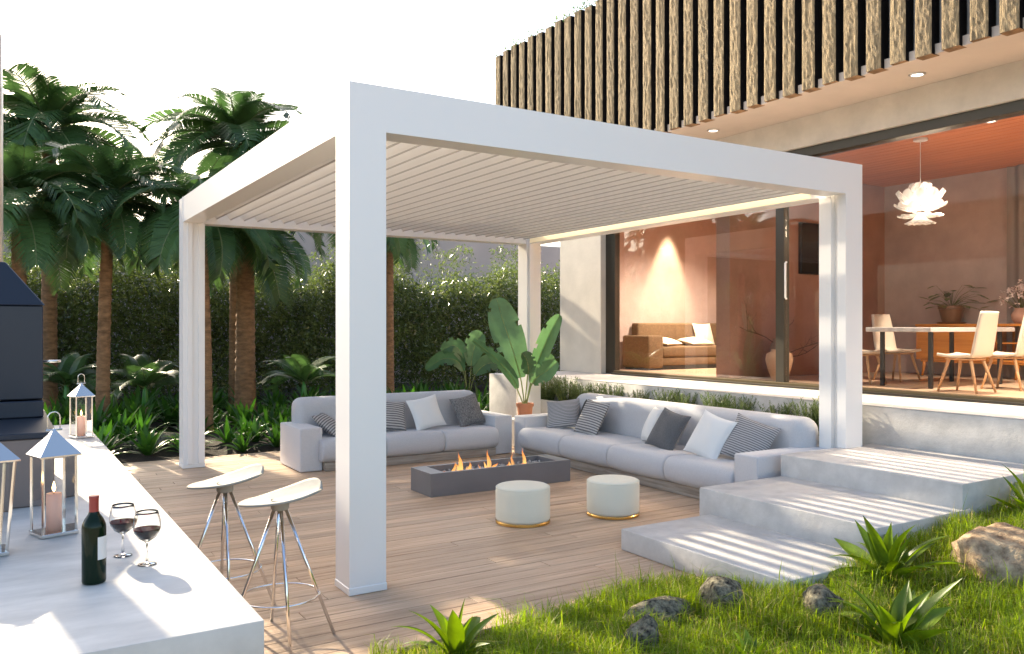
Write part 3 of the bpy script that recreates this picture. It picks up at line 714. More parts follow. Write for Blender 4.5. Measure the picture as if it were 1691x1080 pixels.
pd = thing('pendant_lamp', 'white petal shaped pendant lamp hanging over the dining table', 'lamp', (8.63, 1.36, 3.2))
MB().lathe([(0.0, 0.0), (0.09, 0.0), (0.09, 0.03), (0.0, 0.031)], 28, (8.63, 1.36, 4.32), 0, False).build('ceiling_canopy', M['petal'], pd, 'auto')
MB().tube([(8.63, 1.36, 4.32), (8.63, 1.36, 3.55)], 0.006, 6).build('cord', M['petal'], pd)
pc = Vector((8.63, 1.36, 3.43))
def petal_mesh():
    def fn(u, v):
        s = 2 * v - 1; wd = 0.095 * math.sin(PI * min(1, 0.15 + u * 0.78)) ** 0.5
        return (0.20 * u, s * wd, 0.05 * u * u + 0.05 * u - 0.03 * s * s)
    return MB().grid(fn, 7, 6).mesh('petal', M['petal'], True)
pm = petal_mesh()
for row, (zz, rr, nn, el, sc) in enumerate(((0.10, 0.06, 9, 50, 1.0), (0.04, 0.11, 11, 18, 1.15), (-0.03, 0.11, 11, -5, 1.05), (-0.09, 0.08, 10, -32, 0.95), (-0.13, 0.05, 8, -58, 0.8))):
    for k in range(nn):
        a = 2 * PI * (k + 0.5 * (row % 2)) / nn
        inst('petal', pm, pd, (math.cos(a) * rr, math.sin(a) * rr, pc.z - 3.2 + zz), (0, -R(el), a), sc)
MB().lathe([(0.001, 0.06), (0.04, 0.04), (0.055, 0), (0.04, -0.04), (0.001, -0.06)], 16, tuple(pc), 0, False).build('bulb', M['bulb'], pd, True)
pl_ = bpy.data.lights.new('pendant_glow', 'POINT'); pl_.energy = 38; pl_.color = (1.0, 0.80, 0.56); pl_.shadow_soft_size = 0.28
po_ = bpy.data.objects.new('pendant_glow', pl_); COL.objects.link(po_); po_.location = (pc.x, pc.y, pc.z - 0.02)

# ------------------------------------------------------------------ sofas
def soft_box(name, lo, hi, m, parent, rad=0.06, puff=0.0):
    mb = MB(); n = 10
    c = [(a + b) / 2 for a, b in zip(lo, hi)]; h = [(b - a) / 2 for a, b in zip(lo, hi)]
    me = None
    bm = bmesh.new(); bmesh.ops.create_cube(bm, size=2)
    for v in bm.verts: v.co = Vector((v.co.x * h[0], v.co.y * h[1], v.co.z * h[2]))
    bmesh.ops.bevel(bm, geom=list(bm.edges), offset=rad, segments=5, affect='EDGES', profile=0.5, clamp_overlap=True)
    if puff:
        bmesh.ops.subdivide_edges(bm, edges=[e for e in bm.edges if e.calc_length() > 0.15], cuts=5, use_grid_fill=True)
        for v in bm.verts:
            fx = max(0, 1 - (v.co.x / h[0]) ** 2); fy = max(0, 1 - (v.co.y / h[1]) ** 2); fz = max(0, 1 - (v.co.z / h[2]) ** 2)
            if v.co.z > 0: v.co.z += puff * fx * fy
            v.co.y += math.copysign(puff * 0.5 * fx * fz, v.co.y) if abs(v.co.y) > 0.6 * h[1] else 0
            v.co.x += math.copysign(puff * 0.5 * fy * fz, v.co.x) if abs(v.co.x) > 0.6 * h[0] else 0
    off = root_loc(parent)
    for v in bm.verts: v.co += Vector(c) - off
    me = bpy.data.meshes.new(name); bm.to_mesh(me); bm.free(); me.materials.append(m)
    me.polygons.foreach_set('use_smooth', [True] * len(me.polygons)); me.update()
    o = bpy.data.objects.new(name, me); COL.objects.link(o); o.parent = parent
    return o
def seat(lo, hi, axis, parent):
    # front edge is the low side of the depth axis; rounded nose, flat top
    z0, z1 = lo[2], hi[2]; H = z1 - z0; d0, d1 = (lo[1], hi[1]) if axis == 'X' else (lo[0], hi[0]); a0, a1 = (lo[0], hi[0]) if axis == 'X' else (lo[1], hi[1])
    r = H * 0.5; pr = []
    for k in range(13):
        a = -PI / 2 - PI * k / 12; pr.append((d0 + r * 0.9 + r * 0.9 * math.cos(a), z0 + r + r * abs(math.sin(a)) ** 0.8 * (1 if math.sin(a) > 0 else -1)))
    for k in range(1, 6): pr.append((mix(d0 + r * 0.9, d1, k / 5), z1 - 0.02 * (k / 5)))
    pr.append((d1, z0)); cz = z0 + r; cd_ = d0 + r; n = len(pr)
    secs = [(0, .034), (.004, .018), (.012, .008), (.03, .002), (.08, 0)]; A = [(a0 + s_, i_) for s_, i_ in secs] + [(mix(a0 + .08, a1 - .08, k / 5), -0.004 if 0 < k < 5 else 0) for k in range(1, 5)] + [(a1 - s_, i_) for s_, i_ in secs[::-1]]
    mb = MB()
    for a, ins in A:
        for d, z in pr:
            v = Vector((d - cd_, z - cz)); l = v.length; f = 1 - ins / max(l, 0.05) if l > 0 else 1
            dd, zz = cd_ + v.x * f, cz + v.y * f
            mb.v.append((a, dd, zz) if axis == 'X' else (dd, a, zz))
    for i in range(len(A) - 1):
        for j in range(n):
            p, q = i * n + j, i * n + (j + 1) % n; mb.f.append((p, q, q + n, p + n)); mb.m.append(0)
    mb.f.append(tuple(range(n))[::-1]); mb.m.append(0); k = (len(A) - 1) * n; mb.f.append(tuple(range(k, k + n))); mb.m.append(0)
    o = mb.build('seat_cushion', M['fabric'], parent, True); 
    bm = bmesh.new(); bm.from_mesh(o.data); bmesh.ops.recalc_face_normals(bm, faces=bm.faces); bm.to_mesh(o.data); bm.free()
    return o
s1 = thing('outdoor_sofa', 'grey outdoor sofa at the back of the deck, partly behind the pergola post', 'sofa', (2.7, 5.1, 0))
bx('plinth', (1.46, 4.70, 0.002), (3.93, 5.5, 0.115), M['greywood'], s1, 0.01, 2, True)
for i in range(3):
    a = 1.40 + i * 0.845; seat((a + 0.002, 4.60, 0.117), (a + 0.843, 5.35, 0.405), 'X', s1)
soft_box('backrest', (1.30, 5.33, 0.12), (4.0, 5.66, 0.87), M['fabric'], s1, 0.12, 0.0)
soft_box('armrest', (1.165, 4.76, 0.006), (1.45, 5.62, 0.545), M['arm_fabric'], s1, 0.018)
soft_box('armrest', (3.945, 4.76, 0.006), (4.235, 5.62, 0.545), M['arm_fabric'], s1, 0.018)
s2 = thing('outdoor_sofa', 'long grey outdoor sofa along the terrace planter beside the steps', 'sofa', (4.8, 2.5, 0))
bx('plinth', (4.22, 0.60, 0.002), (5.2, 4.45, 0.115), M['greywoodY'], s2, 0.01, 2, True)
for i in range(4):
    a = 0.50 + i * 0.985; seat((4.11, a + 0.002, 0.117), (5.0, a + 0.983, 0.405), 'Y', s2)
soft_box('backrest', (4.96, 0.36, 0.12), (5.34, 4.34, 0.86), M['fabric'], s2, 0.15, 0.0)
soft_box('armrest', (4.15, 0.20, 0.006), (5.42, 0.50, 0.56), M['arm_fabric'], s2, 0.018)
soft_box('armrest', (4.25, 4.46, 0.006), (5.42, 4.745, 0.545), M['arm_fabric'], s2, 0.018)

Z = lambda d: R(d)
# cushions on the back sofa (facing -Y): rx leans them back
cushion('beige striped cushion lying against the left armrest of the back sofa', M['pstripe'], (1.66, 5.12, 0.53), (R(40), 0, R(55)), 0.44, 0.15)
cushion('grey striped cushion on the back sofa, beside the pergola post', M['pstripe'], (2.52, 5.13, 0.60), (R(62), R(8), R(-4)), 0.46, 0.16)
cushion('white cushion leaning on the back sofa', M['pwhite'], (3.02, 5.05, 0.62), (R(64), R(-9), R(3)), 0.47, 0.16)
cushion('black and white melange cushion at the right end of the back sofa', M['pmelange'], (3.70, 5.10, 0.61), (R(64), R(-9), R(6)), 0.46, 0.16)
# cushions on the long sofa (facing -X): rz = -90
def rcush(label, m, loc, lean, roll, yaw, size=0.47, t=0.16):
    q = Matrix.Rotation(R(-90 + yaw), 4, 'Z') @ Matrix.Rotation(R(lean), 4, 'X') @ Matrix.Rotation(R(roll), 4, 'Z')
    return cushion(label, m, loc, q.to_euler(), size, t)
rcush('fine striped grey cushion in the far corner of the long sofa', M['pstripe2'], (4.74, 4.22, 0.58), 50, 10, 38, 0.50)
rcush('black cushion half hidden behind a striped one on the long sofa', M['pdark'], (4.88, 3.82, 0.58), 70, -6, -4, 0.42)
rcush('grey striped cushion in front of the black one on the long sofa', M['pstripe'], (4.70, 3.52, 0.595), 62, -3, 0, 0.50)
rcush('plain white cushion at the middle of the long sofa', M['pwhite'], (4.80, 2.42, 0.61), 66, 4, -28, 0.46)
rcush('plain charcoal cushion between the two white ones on the long sofa', M['pgrey'], (4.62, 1.96, 0.60), 60, -9, 0, 0.50)
rcush('plain white cushion tilted in front of the right armrest of the long sofa', M['pwhite'], (4.58, 1.25, 0.61), 62, -12, 2, 0.52)
rcush('striped grey cushion behind the tilted white one at the right armrest', M['pstripe2'], (4.72, 0.82, 0.60), 62, -18, 26, 0.50)

# ------------------------------------------------------------------ fire table and poufs
ft = thing('fire_table', 'low grey rectangular fire table with burning gas flames', 'fire table', (2.78, 2.85, 0))
def fpit():
    x0, x1, y0, y1, h = 1.885, 3.69, 2.60, 3.10, 0.25; mb = MB()
    ix0, ix1, iy0, iy1 = x0 + 0.17, x1 - 0.17, y0 + 0.045, y1 - 0.045
    mb.box((x0, y0, 0.002), (x1, iy0, h)).box((x0, iy1, 0.002), (x1, y1, h)).box((x0, iy0, 0.002), (ix0, iy1, h)).box((ix1, iy0, 0.002), (x1, iy1, h)).box((ix0, iy0, 0.002), (ix1, iy1, 0.12))
    bm = bmesh.new(); me = mb.mesh('tmp', M['firebox']); bm.from_mesh(me); bmesh.ops.remove_doubles(bm, verts=bm.verts, dist=1e-4)
    o = mb.build('body', M['firebox'], ft); bm.free(); return (ix0, ix1, iy0, iy1)
ix0, ix1, iy0, iy1 = fpit()
rg = random.Random(5); mb = MB()
for i in range(420):
    x = rg.uniform(ix0 + 0.01, ix1 - 0.01); y = rg.uniform(iy0 + 0.01, iy1 - 0.01); s_ = rg.uniform(0.010, 0.02); z = 0.185 + rg.uniform(-0.02, 0.02)
    a = [Vector((rg.uniform(-1, 1), rg.uniform(-1, 1), rg.uniform(-1, 1))).normalized() * s_ for _ in range(4)]
    mb.add([(x + s_, y, z), (x - s_, y + s_ * .4, z), (x, y - s_, z), (x, y + s_, z + s_ * .3), (x + a[0].x * .5, y + a[0].y * .5, z + s_)], [(0, 3, 4), (3, 1, 4), (1, 2, 4), (2, 0, 4)])
gv = mb.build('gravel', M['gravel'], ft); gv['kind'] = 'stuff'
bx('gravel_bed', (ix0 + .001, iy0 + .001, 0.121), (ix1 - .001, iy1 - .001, 0.178), M['gravel'], ft, 0)
def flame(x, y, h, w, seed):
    rg = random.Random(seed); mb = MB(); n = 9; ph = rg.uniform(0, 6); pts = []; rads = []
    for k in range(n + 1):
        t = k / n; pts.append((x + 0.035 * math.sin(ph + 4.2 * t) * t + 0.02 * t, y + 0.012 * math.sin(ph * 2 + 5 * t) * t, 0.18 + h * t))
        rads.append(max(0.0012, w * (math.sin(PI * min(1, 0.20 + t * 0.80)) ** 1.5) * (1 - 0.35 * t)))
    mb.tube(pts, rads, 8, flat=0.5)
    for q in range(2):
        sx = rg.uniform(-w, w); hh = h * rg.uniform(0.35, 0.6)
        mb.tube([(x + sx + 0.02 * math.sin(ph + 3 * t) * t, y + 0.01, 0.18 + hh * t) for t in [i / 6 for i in range(7)]], [max(0.001, w * 0.5 * math.sin(PI * min(1, 0.2 + i / 6 * 0.8))) for i in range(7)], 6, flat=0.5)
    return mb.build('flame', M['fire'], ft, True)
for i, (x, h, w_) in enumerate(((2.22, 0.15, 0.028), (2.33, 0.25, 0.045), (2.47, 0.12, 0.03), (2.56, 0.10, 0.028), (2.70, 0.24, 0.042), (2.80, 0.07, 0.03), (2.90, 0.08, 0.03), (3.02, 0.17, 0.03), (3.20, 0.21, 0.036), (3.10, 0.06, 0.03), (2.10, 0.05, 0.025))):
    flame(x, 2.80 + 0.05 * ((i * 7) % 3 - 1), h, w_, i)
def pouf(label, x, y):
    t = thing('pouf', label, 'pouf', (x, y, 0), 'round poufs on the deck')
    pr = [(0.245, 0.03)] + [(0.252, z) for z in (0.05, 0.15, 0.25, 0.30)] + [(0.250, 0.322), (0.242, 0.336), (0.228, 0.342), (0.12, 0.346), (0.001, 0.347)]
    MB().lathe(pr, 64, (x, y, 0), 0, True).build('cushion_body', M['pouf'], t, True)
    MB().lathe([(0.24, 0.0015), (0.253, 0.004), (0.253, 0.022), (0.246, 0.029)], 64, (x, y, 0)).build('brass_base', M['gold'], t, 'auto')
    MB().ring((x, y, 0.327), 0.2495, 0.003, 64, 6).build('piping', M['pouf'], t, True)
pouf('round sage pouf nearer the pergola post, in front of the fire table', 2.127, 1.18)
pouf('round sage pouf beside the long sofa, near the lowest step', 3.03, 0.985)

# ------------------------------------------------------------------ bar counter and what stands on it
CZ = 0.945
bc = thing('bar_counter', 'long pale stone bar counter in the left foreground', 'counter', (-2.0, 0, 0))
bx('counter_top', (-2.95, -2.845, CZ - 0.13), (-1.335, 2.95, CZ), M['stone_top'], bc, 0.006, 2, True)
bx('body', (-2.90, -2.6, 0.002), (-1.75, 2.9, CZ - 0.131), M['concrete'], bc, 0.004)

gr = thing('outdoor_grill', 'dark enamel outdoor grill with pyramid hood and flue on the counter', 'grill', (-2.2, 0, CZ))
bx('base_box', (-2.75, -0.74, CZ + 0.002), (-1.765, 0.62, 1.270), M['grillbox'], gr, 0.006)
bx('top_plate', (-2.77, -0.752, 1.2705), (-1.755, 0.64, 1.298), M['grill'], gr, 0.004)
bx('drawer', (-2.60, 0.0, 1.3), (-1.78, 0.6, 1.392), M['grill'], gr, 0.006)
bx('fire_chamber', (-2.60, 0.012, 1.40), (-1.782, 0.6, 1.918), M['grill'], gr, 0.006)
mb = MB().add([(-2.61, 0.002, 1.92), (-1.772, 0.002, 1.92), (-1.772, 0.61, 1.92), (-2.61, 0.61, 1.92), (-2.40, 0.16, 2.165), (-1.96, 0.16, 2.165), (-1.96, 0.46, 2.165), (-2.40, 0.46, 2.165)],
              [(0, 3, 2, 1), (4, 5, 6, 7), (0, 1, 5, 4), (1, 2, 6, 5), (2, 3, 7, 6), (3, 0, 4, 7)])
mb.build('hood', M['grill'], gr, False, 0.004)
MB().lathe([(0.115, 0), (0.115, 1.0), (0.112, 1.001), (0.112, 1.3)], 32, (-2.085, 0.31, 2.166)).build('flue', M['pipe'], gr, 'auto')
MB().tube([(-1.80, 0.1, 1.605), (-1.69, 0.1, 1.605)], 0.008, 10).build('handle', M['steel'], gr, True)

def lantern(label, x, y, rot, wb, wt, h, roof):
    t = thing('lantern', label, 'lantern', (0, 0, 0), 'steel candle lanterns on the counter')
    fw = 0.0085
    def cor(wd, z): return [Vector((sx * wd / 2, sy * wd / 2, z)) for sx, sy in ((-1, -1), (1, -1), (1, 1), (-1, 1))]
    bx('base', (-wb / 2 - 0.004, -wb / 2 - 0.004, 0.002), (wb / 2 + 0.004, wb / 2 + 0.004, 0.016), M['steel'], t, 0.002)
    B = cor(wb - fw, 0.016); T = cor(wt - fw, h)
    for i in range(4):
        MB().tube([B[i], T[i]], fw / 2 * 1.35, 4).build('corner_post', M['steel'], t)
        j = (i + 1) % 4
        mp_ = MB().tube([T[i], T[j]], fw / 2 * 1.2, 4).build('top_rail', M['steel'], t)
        MB().add([B[i], B[j], T[j], T[i]], [(0, 1, 2, 3)]).build('glass_pane', M['lpane'], t)
    a = wt / 2 + 0.012; b = wt * 0.13
    MB().add([(-a, -a, h), (a, -a, h), (a, a, h), (-a, a, h), (-a, -a, h + 0.006), (a, -a, h + 0.006), (a, a, h + 0.006), (-a, a, h + 0.006), (-b, -b, h + roof), (b, -b, h + roof), (b, b, h + roof), (-b, b, h + roof)],
             [(0, 3, 2, 1), (0, 1, 5, 4), (1, 2, 6, 5), (2, 3, 7, 6), (3, 0, 4, 7), (4, 5, 9, 8), (5, 6, 10, 9), (6, 7, 11, 10), (7, 4, 8, 11), (8, 9, 10, 11)]).build('roof', M['steel'], t, False)
    rf = t.children[-1]
    MB().add([(-b, -b, h + roof + 0.0005), (b, -b, h + roof + 0.0005), (b, b, h + roof + 0.0005), (-b, b, h + roof + 0.0005), (0, 0, h + roof + 0.028)], [(0, 1, 4), (1, 2, 4), (2, 3, 4), (3, 0, 4), (3, 2, 1, 0)]).build('finial', M['steel'], rf)
    zt = h + roof + 0.02; rr = 0.024
    pts = [(-rr, 0, zt)] + [(-rr, 0, zt + 0.025)] + [(rr * math.cos(PI - PI * k / 10), 0, zt + 0.05 + rr * math.sin(PI * k / 10)) for k in range(11)] + [(rr, 0, zt + 0.025), (rr, 0, zt)]
    MB().tube(pts, 0.0025, 6).build('handle_ring', M['steel'], t, True)
    MB().tube([(-rr - 0.008, 0, zt), (rr + 0.008, 0, zt)], 0.004, 6).build('handle_bar', M['steel'], t)
    cr = 0.029; chh = h * 0.52
    c = MB().lathe([(cr, 0.017), (cr, chh - 0.006), (cr * 0.93, chh), (cr * 0.75, chh - 0.004), (0.001, chh - 0.012)], 28).build('candle', M['wax'], t, True)
    MB().tube([(0, 0, chh - 0.012), (0.001, 0, chh + 0.012)], 0.0012, 5).build('wick', M['blackmetal'], c)
    MB().lathe([(0.001, 0.0), (0.006, 0.010), (0.0075, 0.018), (0.004, 0.032), (0.0005, 0.045)], 12, (0, 0, chh + 0.004)).build('flame', M['flame'], c, True)
    t.location = (x, y, CZ); t.rotation_euler = (0, 0, rot)
    return t
lantern('steel lantern with tapering glass at the left picture edge', -2.045, -1.60, R(10), 0.14, 0.185, 0.355, 0.095)
lantern('square steel lantern with pink candle, behind the wine bottle', -1.80, -1.37, R(17), 0.135, 0.135, 0.325, 0.085)
lantern('steel lantern with lit candle at the far end of the counter', -1.447, 1.93, R(17), 0.125, 0.125, 0.318, 0.080)

bo = thing('wine_bottle', 'dark green wine bottle with red capsule and white label', 'bottle', (-1.724, -2.19, CZ))
MB().lathe([(0.030, 0.001), (0.036, 0.003), (0.0375, 0.010), (0.0375, 0.185), (0.036, 0.198), (0.028, 0.215), (0.018, 0.230), (0.0148, 0.240), (0.0142, 0.262)], 48, (-1.724, -2.19, CZ)).build('glass_body', M['bottle'], bo, True)
MB().lathe([(0.0155, 0.232), (0.0150, 0.245), (0.0150, 0.282), (0.0160, 0.283), (0.0160, 0.290), (0.0150, 0.2915), (0.002, 0.292)], 36, (-1.724, -2.19, CZ)).build('capsule', M['capsule'], bo, 'auto')
mb = MB()
mb.grid(lambda u, v: (-1.724 + 0.0381 * math.cos(R(-78 + 110 * u)), -2.19 + 0.0381 * math.sin(R(-78 + 110 * u)), CZ + 0.083 + 0.075 * v), 16, 1)
mb.build('label', M['paper'], bo, True)

def wineglass(label, x, y):
    t = thing('wine_glass', label, 'wine glass', (x, y, CZ), 'glasses of red wine')
    o = [(0.0005, 0.0012), (0.031, 0.0012), (0.0325, 0.003), (0.028, 0.005), (0.008, 0.008), (0.0042, 0.014), (0.0036, 0.05), (0.0042, 0.078), (0.012, 0.086), (0.030, 0.098), (0.0435, 0.118), (0.0475, 0.138), (0.0455, 0.160), (0.040, 0.182), (0.0372, 0.192)]
    inn = [(0.0362, 0.192), (0.039, 0.182), (0.0444, 0.160), (0.0463, 0.138), (0.0423, 0.119), (0.029, 0.100), (0.012, 0.0895), (0.0005, 0.0885)]
    MB().lathe(o + inn, 40, (x, y, CZ), 0, False).build('glass', M['wglass'], t, True)
    wi = [(0.0005, 0.0893), (0.012, 0.0901), (0.0286, 0.1006), (0.0418, 0.1194), (0.0452, 0.131), (0.0005, 0.1312)]
    MB().lathe(wi, 40, (x, y, CZ), 0, False).build('wine', M['wine'], t, 'auto')
wineglass('glass of red wine behind, nearer the far counter end', -1.600, -1.885)
wineglass('glass of red wine in front, nearer the counter edge', -1.541, -2.055)

# ------------------------------------------------------------------ bar stools
def stool():
    t = thing('bar_stool', 'x', 'stool')
    def fn(a, b):
        u = 2 * a - 1; v = 2 * b - 1
        hw = 0.165 * math.sqrt(max(0, 1 - abs(u) ** 2.6)) * (0.80 + 0.25 * (u + 1) / 2) + 0.002
        y = v * hw
        z = 0.030 + 0.030 * u + 0.030 * max(0, u) ** 2 + 0.012 * max(0, -u) ** 2
        w_ = hw / 0.165
        z += w_ * (0.085 * max(0, v) ** 1.6 * max(0.15, 0.55 + 0.55 * u) - 0.012 * max(0, -v) + 0.020 * max(0, -v) ** 3)
        return (u * 0.235, y, 0.775 + z)
    o = MB().grid(fn, 28, 18).build('seat', M['alu'], t, True)
    md = o.modifiers.new('thick', 'SOLIDIFY'); md.thickness = 0.012; md.offset = -1
    MB().lathe([(0.001, 0.745), (0.045, 0.745), (0.052, 0.755), (0.052, 0.785), (0.05, 0.803)], 24, cap=False).build('hub', M['alu'], t, 'auto')
    for fx, fy in ((0.30, 0.06), (0.13, -0.29), (-0.28, -0.10), (-0.12, 0.28)):
        d = math.hypot(fx, fy)
        MB().tube([(fx / d * 0.028, fy / d * 0.028, 0.76), (fx, fy, 0.002)], 0.0105, 12).build('leg', M['chrome'], t, True)
    MB().ring((0, 0, 0.25), 0.222, 0.0065, 48, 8).build('foot_ring', M['chrome'], t, True)
    return t
st = stool()
st.location = (-0.61, -0.50, 0); st.rotation_euler = (0, 0, R(-30)); tag(st, 'metal bar stool nearer the camera, with a scooped seat on chrome legs', 'stool', 'bar stools at the counter')
st2 = dup(st); st2.location = (-0.76, 0.20, 0); st2.rotation_euler = (0, 0, R(-31)); tag(st2, 'metal bar stool behind the first one, partly hidden by the counter', 'stool', 'bar stools at the counter')

# ------------------------------------------------------------------ planting: palms
def frond_mesh(seed, bend, L=1.0, nl=76, ll=0.37, twist=0.0, dead=False):
    rg = random.Random(seed); n = 24; pts = []; dirs = []; p = Vector((0, 0, 0)); mb = MB()
    for k in range(n + 1):
        t = k / n; a = -bend * t ** 1.35; d = Vector((math.cos(a), 0.06 * math.sin(3 * t + seed) * t, math.sin(a))); pts.append(p.copy()); dirs.append(d.normalized()); p = p + d * (L / n)
    mb.tube(pts, [mix(0.017, 0.003, (k / n) ** 0.7) for k in range(n + 1)], 5, 1, flat=0.7)
    for sgn in (-1, 1):
        for i in range(nl):
            t = 0.10 + 0.90 * (i + rg.uniform(-.3, .3)) / (nl - 1); t = min(1, max(0.08, t)); x = t * n; k = min(n - 1, int(x)); q = pts[k].lerp(pts[k + 1], x - k); d = dirs[k]
            side = d.cross(Vector((0, 0, 1))).normalized() * -sgn; upv = side.cross(d) * sgn
            if upv.z < 0 and abs(d.z) < 0.9: upv = -upv
            ln = ll * (math.sin(PI * (0.12 + 0.80 * t)) ** 0.55) * rg.uniform(0.92, 1.06)
            fw = mix(0.30, 1.15, t ** 2)
            o1 = (side * 1.0 + d * fw + upv * 0.35).normalized(); o2 = (side * 1.0 + d * (fw + 0.25) - Vector((0, 0, 0.38))).normalized()
            m1 = q + o1 * ln * 0.45; m2 = m1 + o2 * ln * 0.55
            wv = d * (0.0102 if not dead else 0.006) * L
            mb.add([q - wv * 0.5, q + wv * 0.5, m1 + wv * 0.9, m1 - wv * 0.9], [(0, 1, 2, 3)], 0)
            mb.add([m1 - wv * 0.9, m1 + wv * 0.9, m2 + wv * 0.15], [(0, 1, 2)], 0)
    return mb.mesh('frond', [M['deadleaf'] if dead else M['frond'], M['rachis'] if not dead else M['deadleaf']])
FM = [frond_mesh(i, b) for i, b in enumerate((0.7, 1.1, 1.5, 1.9, 1.3))]
FD = [frond_mesh(20 + i, 0.5, nl=40, ll=0.16, dead=True) for i in range(2)]
def trunk_part(parent, h, r0, r1, lean, seed):
    rg = random.Random(seed); mb = MB(); nz = int(h / 0.045); n = 20; k0 = 0; offs = [rg.uniform(0.93, 1.07) for _ in range(nz + 2)]
    for i in range(nz + 1):
        t = i / nz; r = mix(r0, r1, t ** 0.8) * (1 + 0.35 * math.exp(-t * h / 0.25) * 0.5); saw = 1 + 0.055 * ((i % 3) / 2.0 - 0.5)
        for j in range(n):
            a = 2 * PI * j / n; rr = r * saw * offs[i] ** 0.35 * (1 + 0.05 * math.sin(j * 2.3 + i * 1.7) + rg.uniform(-.035, .035))
            mb.v.append((rr * math.cos(a) + lean[0] * t * t, rr * math.sin(a) + lean[1] * t * t, t * h))
    for i in range(nz):
        for j in range(n):
            a = i * n + j; b = i * n + (j + 1) % n; mb.f.append((a, b, b + n, a + n)); mb.m.append(0)
    o = bpy.data.objects.new('trunk', mb.mesh('trunk', M['trunk'], True)); COL.objects.link(o); o.parent = parent; return o
def palm(label, x, y, h, fl, nf, r0, seed, lean=(0, 0), z0=0.0, dead=3, hang=0.5):
    t = thing('palm_tree', label, 'palm tree', (x, y, z0), 'tall palms behind the deck'); rg = random.Random(seed)
    trunk_part(t, h, r0, r0 * 0.78, lean, seed)
    for i in range(nf):
        q = i / (nf - 1); az = i * 2.39996 + rg.uniform(-.2, .2)
        el = mix(70, -8 - 42 * hang, q ** 0.85) + rg.uniform(-6, 6); mi = 1 if q < 0.12 else (rg.choice((2, 4)) if q < 0.3 else rg.choice((2, 2, 4, 3)) if q < 0.75 else rg.choice((1, 4)))
        s_ = fl * (0.58 + 0.47 * sstep(0.0, 0.35, q)) * rg.uniform(0.9, 1.08)
        inst('frond', FM[mi], t, (lean[0] + 0.09 * math.cos(az), lean[1] + 0.09 * math.sin(az), h + 0.22 - 0.28 * q), (rg.uniform(-.25, .25), -R(el), az), s_)
    for i in range(dead):
        az = rg.uniform(0, 6.28); inst('dry_frond', FD[i % 2], t, (lean[0] + 0.1 * math.cos(az), lean[1] + 0.1 * math.sin(az), h - 0.05), (0, R(78), az), fl * 0.55)
    return t
palm('tallest palm at the left, its crown high above the grill hood', -1.15, 13.0, 5.5, 1.85, 30, 0.15, 1, z0=0.03, hang=0.1)
palm('lower palm rising behind the grill hood', -1.72, 9.35, 3.62, 1.5, 26, 0.12, 2, z0=0.03, hang=0.35)
palm('palm with a low full crown between the grill and the pergola post', -0.54, 9.72, 3.78, 1.55, 28, 0.11, 3, z0=0.03, lean=(0.10, 0.0), hang=0.22)
palm('tall palm whose crown stands above the pergola side beam', 2.15, 12.1, 5.5, 1.9, 30, 0.15, 4, z0=0.03, hang=0.2)
palm('slim palm just behind the left pergola post', 0.94, 8.95, 3.75, 1.35, 24, 0.085, 5, z0=0.03, lean=(-0.1, 0.05))
palm('thick trunked palm seen through the left pergola opening', 1.86, 10.2, 3.65, 1.5, 24, 0.19, 6, z0=0.03)
palm('slender palm seen between the pergola posts behind the back sofa', 5.72, 12.6, 4.25, 1.25, 24, 0.13, 7, z0=0.03, hang=0.75, dead=4)

palm('palm almost hidden behind the near pergola post, its fronds showing under the beam', 3.41, 8.42, 4.2, 1.25, 24, 0.11, 8, z0=0.03, hang=0.45)

def young_palm(label, x, y, sc, seed, n=8):
    t = thing('young_palm', label, 'palm', (x, y, 0.03)); rg = random.Random(seed)
    a = MB().lathe([(0.06, 0), (0.052, 0.18), (0.05, 0.36)], 14).build('stem', M['palewood'], None, True); a.parent = t; a.scale = (sc,) * 3
    b = MB().lathe([(0.052, 0.36), (0.058, 0.45), (0.045, 0.62), (0.02, 0.78)], 14).build('crownshaft', M['crownshaft'], None, True); b.parent = t; b.scale = (sc,) * 3
    for i in range(n):
        az = i * 2.4 + seed; q = i / n
        inst('frond', FM[rg.choice((2, 3, 2))], t, (0, 0, 0.66 * sc), (rg.uniform(-.3, .3), -R(mix(75, 22, q)), az), 0.95 * sc)
young_palm('young palm with a green crownshaft beside the grill', -0.92, 12.0, 1.0, 1)
young_palm('young palm with a green crownshaft left of the pergola post', 0.22, 10.6, 1.0, 2)
young_palm('young palm behind the left armrest of the back sofa', 2.95, 10.2, 1.0, 4)

